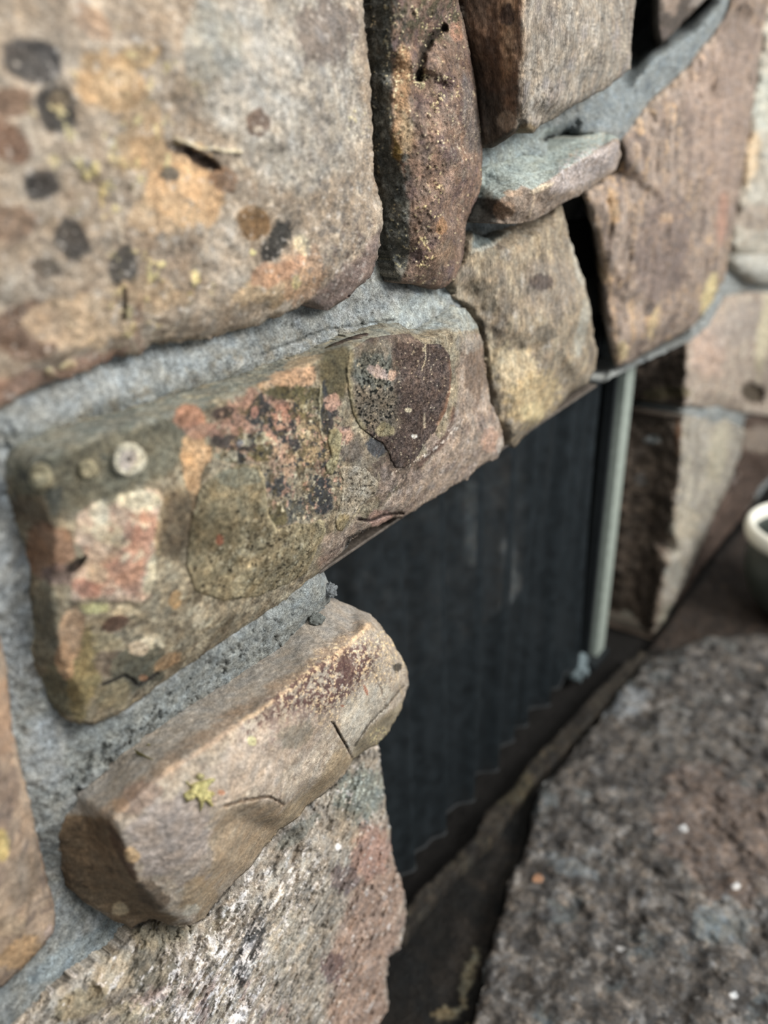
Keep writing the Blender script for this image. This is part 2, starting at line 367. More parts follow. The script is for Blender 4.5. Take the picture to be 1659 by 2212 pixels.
# big block, upper left
R1 = Relief([(-200, -200), (785, -200), (783, 0), (790, 80), (800, 150), (803, 220), (804, 330), (812, 400), (827, 450), (826, 500), (815, 560), (800, 600), (770, 625), (740, 650), (712, 668), (690, 668), (660, 655), (640, 665), (610, 685), (580, 688), (560, 702), (520, 710), (480, 722), (430, 735), (380, 738), (330, 742), (300, 768), (270, 772), (250, 766), (210, 790), (150, 815), (90, 830), (40, 860), (0, 885), (-200, 985)],
    [(100, 100, .030), (300, 200, .034), (500, 100, .036), (700, 100, .034), (740, 300, .034), (760, 470, .032), (700, 590, .030), (600, 640, .028), (500, 660, .028), (380, 690, .028), (280, 700, .026), (150, 760, .026), (20, 810, .024), (420, 330, .030), (500, 330, .036), (380, 480, .034), (200, 500, .032), (80, 600, .03), (560, 470, .032), (260, 640, .031), (640, 300, .038), (-100, 400, .03)],
    edge=.016, sp=5, rag=7, noise=((.0035, 22), (.0016, 90), (.0006, 300)), base='a08e79', mot=.10, rnd=.008, rndw=14, back=-.06, seed=1, layers=[
    Nz('b3a38f', 14, .0, .35, .9), Nz('897662', 20, .12, .25, .8), Nz('94826c', 60, .1, .25, .6), Nz('7a6857', 90, .25, .2, .6), Nz('bfae96', 80, .25, .2, .6),
    Pg([(420, -100), (760, -100), (770, 300), (700, 420), (560, 400), (500, 310), (430, 250)], 'a8a092', .75, 50, 50, 20), Nz('8d857b', 45, .0, .3, .6, reg=(620, 130, 190, 260, 0)), B(560, 170, 100, 130, 0, 'b5ada0', .6, .6, 25), B(700, 60, 70, 70, 0, '6f6259', .7, .8, 60), B(450, 100, 60, 120, 20, '8f8d82', .6, .7, 30),
    B(75, 130, 66, 50, 20, '474340', .95, .35, 40), B(120, 235, 46, 58, -30, '3f3b37', .95, .35, 40), B(130, 215, 24, 22, 0, '75654f', .8, .4, 50), B(60, 140, 40, 24, 0, '5e5954', .7, .5),
    B(85, 400, 38, 34, 0, '453f3a', .9, .5, 40), B(160, 520, 36, 50, -20, '4a443e', .9, .5, 40), B(262, 575, 30, 44, 0, '48443f', .92, .4, 40), B(100, 580, 30, 22, 0, '5d5348', .8, .6),
    B(20, 220, 50, 40, 0, '6c5240', .8, .6, 30), B(0, 300, 70, 40, 30, '6f4f3c', .8, .6, 30), B(60, 720, 90, 60, 0, '6b5242', .8, .6, 30), B(20, 480, 60, 40, 0, '82654f', .7),
    B(240, 170, 72, 66, 0, 'c09b6f', .85, .6, 35), B(250, 180, 36, 34, 0, 'd0ae84', .8, .6, 35), B(300, 120, 50, 26, -20, 'a98a5f', .7), B(200, 50, 60, 30, 40, 'a8896e', .8),
    B(400, 420, 85, 62, 10, 'c9a073', .9, .6, 35), B(370, 340, 90, 36, 20, 'bb9468', .75, .7, 40), B(300, 300, 60, 100, 0, 'ad8d66', .7, .8, 30), B(350, 470, 70, 40, 0, 'caa67c', .6), B(180, 690, 100, 50, -10, 'c6a987', .75, .7, 30), B(330, 640, 80, 40, 0, 'b89a75', .6, .7, 40), B(590, 620, 90, 36, -20, 'b99a72', .75, .7, 40), B(655, 590, 50, 60, 20, 'b98f6e', .6, .7),
    Nz('cdb878', 70, .12, .1, .85, reg=(210, 400, 90, 80, 10), disp=.001), Nz('d4c183', 80, .22, .1, .9, reg=(330, 600, 140, 60, 10), disp=.001), Nz('cdb882', 70, .2, .1, .8, reg=(240, 690, 120, 70, 0), disp=.001), Nz('d0bd84', 110, .3, .1, .8, reg=(250, 250, 200, 200, 0)),
    B(110, 805, 14, 10, 0, 'd9cc96', 1, .4, 90, .002), B(145, 790, 20, 8, -20, 'd9cc96', 1, .4, 90, .002), Pg([(-200, 850), (100, 800), (280, 740), (270, 775), (60, 860), (-200, 960)], 'b3806b', .5, 20, 20),
    B(435, 345, 50, 17, 28, '3e3128', .95, .5, 60, -.004), B(385, 320, 30, 12, 10, '4c4036', .9, .6, 60, -.002), B(370, 375, 18, 16, 0, '5a5349', .8, .7), Ln([(385, 300), (430, 320), (520, 328)], 6, 'd5c6a0', .8, .002), B(480, 390, 30, 26, 30, '7c5b43', .7, .6),
    B(560, 265, 30, 30, 0, '6c5749', .85, .5, 70), B(558, 280, 12, 9, 0, 'c9b8a2', .9, .4, 70), B(548, 480, 36, 36, 20, '80613f', .95, .3, 60), B(598, 520, 24, 46, 28, '3d3a35', .95, .5, 90), B(575, 550, 20, 14, 0, '33302c', .9), B(655, 530, 26, 16, 60, 'd8c49c', .9, .5, 80), B(590, 590, 60, 24, -20, 'b98969', .7, .6), B(545, 545, 6, 5, 0, 'e0d494', 1),
    Ln([(268, 625), (270, 655), (266, 690)], 6, '4a3d33', .85, -.002), Ln([(300, 660), (296, 720), (310, 760)], 12, '7f6250', .5),
    Pg([(660, 660), (700, 610), (770, 560), (820, 500), (820, 600), (740, 660), (690, 680)], '74605a', .7, 18, 16), Nz('584a44', 160, .1, .15, .7, reg=(760, 560, 70, 110, 20)), Nz('ddcf9d', 240, .3, .06, .9, reg=(775, 260, 26, 40, 0), disp=.0008), B(640, 610, 10, 16, 10, 'd9c07f', .9),
    Nz('6d655d', 150, .15, .15, .6, reg=(700, 350, 120, 350, 0)), Nz('c6bbae', 200, .3, .1, .6)])
stone('wall_stone', 'big mottled block filling the upper left, black and ochre lichen spots', R1, M_rock)

# upright stone
R2 = Relief([(797, -200, .0), (800, 150, .0), (806, 330, .0), (828, 450, .0), (828, 520, .002), (842, 560, .006), (850, 590, .010), (864, 612, .014), (900, 614), (940, 626), (960, 620), (985, 605), (1000, 560), (1008, 480), (1030, 430), (1040, 400), (1042, 330), (1030, 200), (1020, 140), (1005, 60), (990, 0), (985, -200)],
    [(846, -100, .022), (846, 100, .022), (848, 200, .022), (845, 280, .022), (866, 340, .022), (880, 420, .022), (884, 500, .024), (884, 600, .020), (900, 150, .024), (925, 90, .016), (905, 160, .018), (950, 150, .03), (940, 300, .034), (930, 450, .034), (940, 560, .030), (1000, 350, .030), (1000, 200, .026), (960, -50, .028), (970, 500, .03), (820, 200, .006), (830, 350, .006)],
    edge=.010, sp=3.2, rag=2.6, noise=((.002, 40), (.0012, 140), (.0007, 420)), base='7d6453', mot=.12, rnd=.005, rndw=9, back=-.06, seed=2, layers=[
    Nz('8f7664', 40, .0, .3, .8), Nz('6a5550', 50, .1, .25, .8), Nz('a08a74', 110, .22, .15, .6), Nz('584842', 160, .25, .15, .6),
    Pg([(790, -200), (848, -200), (846, 100), (846, 290), (868, 370), (884, 440), (884, 560), (860, 615), (800, 560), (790, 300)], '66645a', .95, 10, 10), Nz('4a4a42', 120, .05, .2, .8, reg=(835, 250, 60, 500, 0)), Nz('7b7a6e', 160, .15, .2, .6, reg=(835, 450, 50, 160, 0)),  # grey-green left flank, darkened in colour to stand for its shade
    Pg([(865, 80), (890, 120), (880, 260), (862, 350), (846, 330), (850, 150)], 'a5805a', .85, 14, 12), Pg([(870, 240), (896, 260), (890, 330), (866, 330)], 'b39a76', .8, 12, 8), Pg([(850, 290), (870, 330), (864, 350), (848, 340)], '8f7136', .9, 8, 6),
    Ln([(960, 60), (935, 80), (915, 110), (905, 170)], 12, '2e261d', .92, -.006, .6), B(985, 70, 14, 24, 0, 'ab7d63', .8), Nz('4e4a35', 130, .0, .2, .8, reg=(930, 40, 80, 60, 0)),
    Nz('e6d7a2', 210, .22, .05, .95, reg=(905, 165, 26, 30, 0), disp=.0015), Nz('e0cb98', 200, .28, .05, .95, reg=(960, 220, 34, 130, 8), disp=.0012), Nz('e0cb92', 190, .24, .05, .95, reg=(925, 470, 34, 150, 6), disp=.0012), Nz('d8c79a', 220, .28, .05, .9, reg=(850, 60, 26, 240, 0), disp=.0012), Nz('dcc89b', 220, .42, .05, .9, disp=.0012), Nz('cdbb8c', 300, .3, .05, .8, reg=(860, 520, 30, 80, 0), disp=.0012),
    Nz('e0d29c', 300, .32, .05, .9, reg=(940, 30, 50, 50, 0), disp=.0012), B(955, 490, 14, 18, 0, 'a5784f', .7, .5), B(960, 545, 22, 30, 0, '8d735b', .8, .5), Nz('9d7c68', 70, .1, .2, .6, reg=(960, 380, 70, 120, 0)), Pg([(1000, 150), (1030, 220), (1040, 330), (1010, 330), (1000, 240)], '69605a', .7, 12, 8), Nz('b8a890', 300, .25, .1, .6, reg=(1000, 280, 40, 120, 0))])
stone('wall_stone', 'narrow upright brown stone with crusty yellow specks, beside the big mottled block', R2, M_rock_speck)

# upper right block with shade painted into its red-brown left side
R3 = Relief([(988, -200, .0), (1002, 60, .0), (1025, 160, .0), (1038, 300, .004), (1045, 320, .006), (1065, 320, .012), (1095, 300, .03), (1112, 288, .04), (1128, 266, .045), (1135, 283, .044), (1152, 288, .04), (1165, 272, .04), (1190, 260), (1240, 228), (1270, 214), (1310, 190), (1362, 150), (1366, 60), (1374, 0), (1390, -200)],
    [(1075, -100, .03), (1080, 100, .032), (1095, 200, .034), (1060, 250, .016), (1135, -100, .052), (1132, 100, .052), (1130, 230, .050), (1200, 100, .050), (1280, 100, .046), (1330, 60, .042), (1220, 220, .044), (1140, 270, .048)],
    edge=.032, sp=4.5, rag=4, noise=((.0028, 35), (.0014, 130), (.0006, 350)), nst=(1, 1, .5), base='928778', mot=.11, rnd=.006, rndw=12, back=-.06, seed=3, layers=[
    Nz('7d7266', 40, .0, .3, .8, (1, 1, .4)), Nz('a69a8a', 60, .12, .25, .8, (1, 1, .4)), Nz('685c50', 120, .2, .2, .7, (1, 1, .4)), Nz('bbad98', 130, .28, .15, .7, (1, 1, .5)), Nz('968c86', 25, .1, .3, .6),
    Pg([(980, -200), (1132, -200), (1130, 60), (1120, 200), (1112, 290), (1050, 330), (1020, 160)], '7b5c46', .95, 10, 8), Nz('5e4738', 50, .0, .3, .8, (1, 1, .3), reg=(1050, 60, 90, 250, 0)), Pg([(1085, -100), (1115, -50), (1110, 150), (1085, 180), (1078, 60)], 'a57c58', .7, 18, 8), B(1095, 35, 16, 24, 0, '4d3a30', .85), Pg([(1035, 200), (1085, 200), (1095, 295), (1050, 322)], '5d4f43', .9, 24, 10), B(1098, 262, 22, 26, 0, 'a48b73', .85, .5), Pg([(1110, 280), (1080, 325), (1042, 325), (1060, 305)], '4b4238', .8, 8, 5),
    Ln([(1128, -100), (1132, 60), (1126, 180), (1122, 250)], 7, 'bfa78c', .7, .0), B(1142, 276, 14, 10, 0, '7d6c50', .9, .4), Nz('4f463c', 180, .25, .1, .7, reg=(1160, 200, 60, 90, 0))])
stone('wall_stone', 'tall block with a shaded red-brown flank, right of the narrow upright stone', R3, M_streak)

# small dark stone at the top
R4 = Relief([(1425, -200), (1422, 60), (1430, 92), (1450, 76), (1480, 40), (1510, 12), (1540, -20), (1590, -90), (1640, -200)], [(1440, -50, -.02), (1500, -50, -.012), (1460, 20, -.02)], edge=-.03, sp=6, rag=4, base='5c5148', mot=.08, back=-.08, under=.12, seed=4, layers=[
    B(1450, 0, 18, 34, 0, 'a8917f', .8, .4), B(1510, 0, 20, 14, -40, '9c8f84', .8, .4), B(1436, 70, 12, 10, 0, '6f6158', .8)])
stone('wall_stone', 'dark brown stone cut off by the top edge, above the sloping grey joint', R4, M_rock)

# shelf stone
R5 = Relief([(1036, 400, .0), (1050, 360, .002), (1100, 345, .002), (1180, 330, .004), (1250, 300, .004), (1310, 285, .01), (1338, 300, .03), (1342, 335, .034), (1330, 368, .03), (1300, 390, .03), (1270, 410, .032), (1215, 440, .034), (1180, 462, .036), (1150, 477, .036), (1120, 482, .036), (1085, 484, .034), (1062, 480, .03), (1030, 480, .01), (1028, 440, .0)],
    [(1075, 435, .036), (1100, 420, .042), (1120, 405, .044), (1150, 408, .048), (1160, 400, .048), (1185, 392, .050), (1215, 366, .050), (1260, 340, .048), (1325, 306, .044), (1300, 330, .048), (1200, 410, .05), (1110, 460, .042), (1060, 460, .02), (1145, 450, .046), (1064, 440, .024), (1100, 380, .02), (1200, 350, .025)],
    edge=.0, sp=3.5, rag=4, noise=((.0015, 50), (.001, 160), (.0005, 400)), base='a0aaa2', mot=.07, blur=1, back=-.06, seed=5, layers=[
    Nz('b5beb6', 60, .1, .3, .7), Nz('8d9488', 90, .15, .2, .7), Nz('777a6e', 240, .3, .1, .6),
    Pg([(1072, 432), (1110, 415), (1125, 400), (1150, 412), (1170, 396), (1190, 390), (1216, 368), (1262, 340), (1330, 298), (1360, 300), (1360, 380), (1220, 470), (1120, 500), (1066, 490)], '95816f', .97, 5, 5), Pg([(1190, 392), (1216, 370), (1262, 342), (1330, 302), (1350, 310), (1330, 360), (1240, 410), (1190, 420)], 'a89a93', .85, 14, 10), Nz('c9bdb8', 200, .0, .15, .7, (3, 1, .5), reg=(1260, 360, 80, 40, -30)), Nz('6c5a4b', 110, .1, .2, .8, reg=(1150, 445, 60, 35, -20)), Nz('7e746c', 150, .1, .2, .7, reg=(1240, 400, 90, 30, -30)),
    Pg([(1020, 425), (1075, 430), (1072, 490), (1020, 490)], '3f3a33', .9, 8, 5), B(1090, 455, 22, 22, 0, '8d7159', .8, .5), B(1172, 405, 24, 6, -25, 'd6c2a4', .9, .6), B(1110, 418, 20, 8, 0, 'c2a488', .8, .5), Ln([(1150, 412), (1155, 430), (1142, 470)], 3, 'd0b795', .6, .001), Nz('c2a98e', 120, .2, .15, .6, reg=(1270, 312, 60, 20, -30))])
stone('ledge_stone', 'thin flat stone jutting out like a shelf, grey mortar smeared over its top', R5, M_rock)

# stone right of the lintel stone
R6 = Relief([(1050, 760), (1035, 700), (1015, 670), (985, 640), (973, 615), (975, 600), (998, 570), (1010, 520), (1020, 498), (1060, 520), (1090, 500), (1140, 486), (1180, 470), (1213, 440), (1220, 470), (1232, 520), (1247, 565), (1262, 605), (1276, 670), (1282, 720), (1290, 760), (1285, 800), (1268, 830), (1232, 850), (1190, 900), (1130, 945), (1112, 968), (1090, 964), (1060, 900)],
    [(1000, 640, .004), (1015, 600, .012), (1040, 560, .016), (1100, 540, .024), (1170, 500, .026), (1200, 600, .030), (1100, 700, .028), (1200, 750, .034), (1130, 850, .034), (1240, 780, .032), (1255, 690, .03), (1110, 930, .03), (1080, 620, .024), (1150, 900, .03)],
    edge=.010, sp=4.5, rag=4, noise=((.0026, 40), (.0014, 150)), nst=(1, 1, .5), base='96866f', mot=.11, rnd=.005, rndw=12, back=-.10, under=-.0, seed=6, layers=[
    Nz('7c6f5f', 35, .0, .3, .8, (1, 1, .5)), Nz('ab9a7e', 55, .1, .25, .8, (1, 1, .45)), Nz('645a4d', 80, .22, .2, .7, (1, 1, .5)), Nz('b9aea0', 60, .3, .15, .5),
    B(1110, 800, 60, 50, 30, 'c6b18b', .75, .7, 70), B(1150, 860, 50, 60, 30, 'c0a77a', .8, .7, 60), B(1190, 620, 60, 60, 0, '958777', .6), B(1170, 610, 24, 18, 0, '574b45', .8, .5), B(1180, 720, 22, 18, 0, '5e564a', .7), B(1150, 890, 30, 20, 0, 'cbb685', .7), B(1260, 700, 12, 80, 12, 'a09d8f', .7), B(1245, 560, 8, 60, -14, 'b9b3a3', .7), B(1050, 640, 24, 40, 0, '6d6455', .6), Pg([(1020, 490), (1100, 490), (1060, 530), (1020, 540)], '6f7a78', .9, 12, 10), Ln([(1020, 545), (1060, 530), (1098, 500)], 7, 'c3bfae', .8, .001)])
stone('wall_stone', 'rounded tan stone below the shelf, hanging over the dark opening', R6, M_streak)

# large stone on the right
R11 = Relief([(1262, 415), (1300, 392), (1332, 370), (1344, 330), (1338, 300), (1400, 220), (1440, 185), (1480, 150), (1510, 110), (1545, 70), (1575, 20), (1590, -40), (1640, -200), (1720, -200), (1650, 60), (1625, 250), (1600, 400), (1580, 520), (1565, 600), (1535, 660), (1500, 705), (1470, 722), (1400, 760), (1345, 792), (1328, 790), (1318, 740), (1305, 640), (1302, 590), (1285, 500)],
    [(1360, 350, .002), (1450, 230, .0), (1550, 120, -.002), (1620, 0, -.004), (1320, 450, -.004), (1340, 600, -.002), (1350, 740, .0), (1450, 450, .006), (1500, 600, .004), (1550, 350, .002), (1440, 680, .002), (1580, 240, -.0)],
    edge=-.016, sp=6, rag=4, noise=((.005, 28), (.003, 90)), nst=(1, 1, .3), base='9d8979', mot=.10, rnd=.006, rndw=14, back=-.10, under=.17, seed=11, layers=[
    Nz('76655a', 22, .0, .3, .8, (1, 1, .35)), Nz('a98f76', 40, .12, .2, .8, (1, 1, .35)), Nz('64574e', 45, .2, .2, .8, (1, 1, .35)), Nz('c4a079', 50, .27, .1, .8, (1, 1, .4)), Pg([(1480, 150), (1600, -50), (1640, 100), (1600, 420), (1560, 500), (1500, 350)], 'a78f80', .6, 60, 40), B(1430, 540, 60, 120, 10, '75655e', .6),
    B(1532, 635, 13, 48, 15, 'd4bf88', .95, .3, 50), B(1410, 700, 9, 40, 14, 'c7ab7e', .9, .4, 50), B(1345, 760, 12, 20, 0, 'd0b787', .9, .4), B(1440, 470, 12, 12, 0, 'b8987a', .9), B(1325, 450, 12, 36, -10, 'b89268', .8), B(1560, 470, 12, 60, 5, 'b3836c', .7), Ln([(1340, 300), (1440, 190), (1545, 72)], 12, 'bda893', .5), B(1580, 60, 40, 60, 0, '74655a', .6), Ln([(1290, 470), (1320, 640), (1335, 780)], 10, 'bd9a76', .5)])
stone('wall_stone', 'large pinkish-brown stone with vertical ochre streaks, right of the deep black joint', R11, M_streak)

R12 = Relief([(1722, -200), (1900, -200), (1900, 560), (1660, 560), (1585, 545), (1582, 520), (1602, 400), (1628, 250), (1655, 60)], [(1700, 200, .002), (1660, 400, .0), (1800, 300, .0), (1620, 520, -.004)], edge=-.014, sp=8, rag=4, noise=((.005, 28), (.003, 90)), nst=(1, 1, .4), base='bdb4a2', mot=.08, rnd=.006, rndw=14, back=-.08, seed=12, layers=[
    Nz('9d9080', 25, .0, .3, .7, (1, 1, .35)), Nz('d0c9b6', 35, .15, .2, .7, (1, 1, .35)), B(1618, 340, 22, 60, 8, 'e0c29a', .9, .4, 40), B(1650, 220, 30, 60, 0, 'c3c4b4', .7), B(1640, 470, 60, 30, 0, 'a08d7c', .7)])
stone('wall_stone', 'pale cream stone cut off by the right edge, beyond the ochre-streaked one', R12, M_streak)

R12b = Relief([(1595, 548), (1900, 560), (1900, 620), (1640, 612), (1602, 590), (1590, 565)], [(1640, 585, .004)], edge=-.012, sp=8, rag=4, base='b7b3a6', mot=.08, back=-.06, seed=13, noise=((.004, 40),))
stone('wall_stone', 'thin pale grey stone at the right edge, under the cream one', R12b, M_rock)

R13 = Relief([(1345, 812, -.10), (1480, 745, -.012), (1500, 722), (1540, 690), (1580, 640), (1640, 632), (1900, 640), (1900, 715), (1762, 902), (1700, 905), (1600, 890), (1560, 884), (1478, 876, -.004), (1420, 868, -.05), (1362, 862, -.10)],
    [(1484, 800, .0), (1486, 760, -.004), (1550, 760, .006), (1600, 700, .004), (1640, 850, -.02), (1620, 770, .004), (1540, 850, .004), (1600, 860, .0), (1800, 780, 0), (1430, 815, -.05)],
    edge=-.012, sp=6, rag=3, noise=((.003, 40), (.002, 110)), base='b3a08e', mot=.09, back=-.14, blur=1, seed=14, layers=[
    Nz('968575', 30, .0, .3, .8, (1, 1, .4)), Nz('c9bba5', 50, .15, .2, .8, (1, 1, .4)), B(1530, 760, 36, 60, 0, 'bd9f8b', .8), B(1625, 850, 28, 20, 20, '574a3a', .9, .4, 40, -.012), B(1600, 700, 70, 40, -30, 'a4968a', .7), B(1650, 720, 14, 90, 8, 'd6c8a2', .8),
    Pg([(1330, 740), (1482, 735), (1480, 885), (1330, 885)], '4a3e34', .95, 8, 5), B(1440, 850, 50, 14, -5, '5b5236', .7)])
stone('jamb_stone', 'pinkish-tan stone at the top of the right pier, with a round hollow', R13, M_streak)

R14 = Relief([(1362, 908, -.10), (1420, 902, -.05), (1474, 898, -.004), (1560, 903), (1610, 930), (1600, 980), (1575, 1050), (1545, 1110), (1510, 1190), (1480, 1260), (1440, 1335), (1408, 1382, -.012), (1370, 1392, -.06), (1335, 1395, -.10)],
    [(1472, 1000, .0), (1455, 1120, .0), (1440, 1220, .0), (1420, 1310, -.004), (1400, 1150, -.06), (1420, 1000, -.05), (1390, 1300, -.05), (1530, 980, .006), (1500, 1100, .004), (1470, 1200, .002)],
    edge=-.010, sp=6, rag=4, noise=((.004, 40), (.002, 110)), base='a89f90', mot=.09, back=-.14, blur=1, seed=15, layers=[
    Nz('8f8677', 30, .0, .3, .8, (1, 1, .4)), Nz('bfb49c', 50, .15, .2, .8, (1, 1, .4)), B(1480, 1130, 30, 40, 10, 'c6b99f', .7), B(1550, 980, 20, 70, 10, 'beb397', .7), B(1435, 1330, 22, 24, 0, '8a8674', .8), B(1455, 1240, 16, 30, 20, 'a5a295', .7),
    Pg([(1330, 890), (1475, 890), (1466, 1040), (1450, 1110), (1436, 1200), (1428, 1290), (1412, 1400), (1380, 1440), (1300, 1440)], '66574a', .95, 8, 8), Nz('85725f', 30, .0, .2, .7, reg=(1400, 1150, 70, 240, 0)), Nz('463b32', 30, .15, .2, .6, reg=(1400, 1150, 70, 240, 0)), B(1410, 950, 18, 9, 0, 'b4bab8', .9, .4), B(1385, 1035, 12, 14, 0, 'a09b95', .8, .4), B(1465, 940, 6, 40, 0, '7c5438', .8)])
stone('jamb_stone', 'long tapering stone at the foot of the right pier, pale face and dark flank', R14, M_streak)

R15 = Relief([(1612, 900), (1762, 905), (1660, 1052), (1590, 1148), (1545, 1210), (1500, 1270), (1455, 1335), (1445, 1338), (1485, 1262), (1514, 1192), (1550, 1112), (1580, 1052), (1604, 982)], [(1600, 1080, -.012), (1640, 980, -.004)], edge=-.02, sp=6, rag=4, noise=((.004, 40),), base='665246', mot=.08, back=-.08, seed=16, layers=[B(1580, 1025, 14, 14, 0, '9c8f86', .9), Nz('483a31', 40, .0, .2, .7), B(1650, 950, 50, 30, 0, '9b8b7a', .8)])
stone('wall_stone', 'dark brown stone low on the right, behind the dark pot', R15, M_rock)

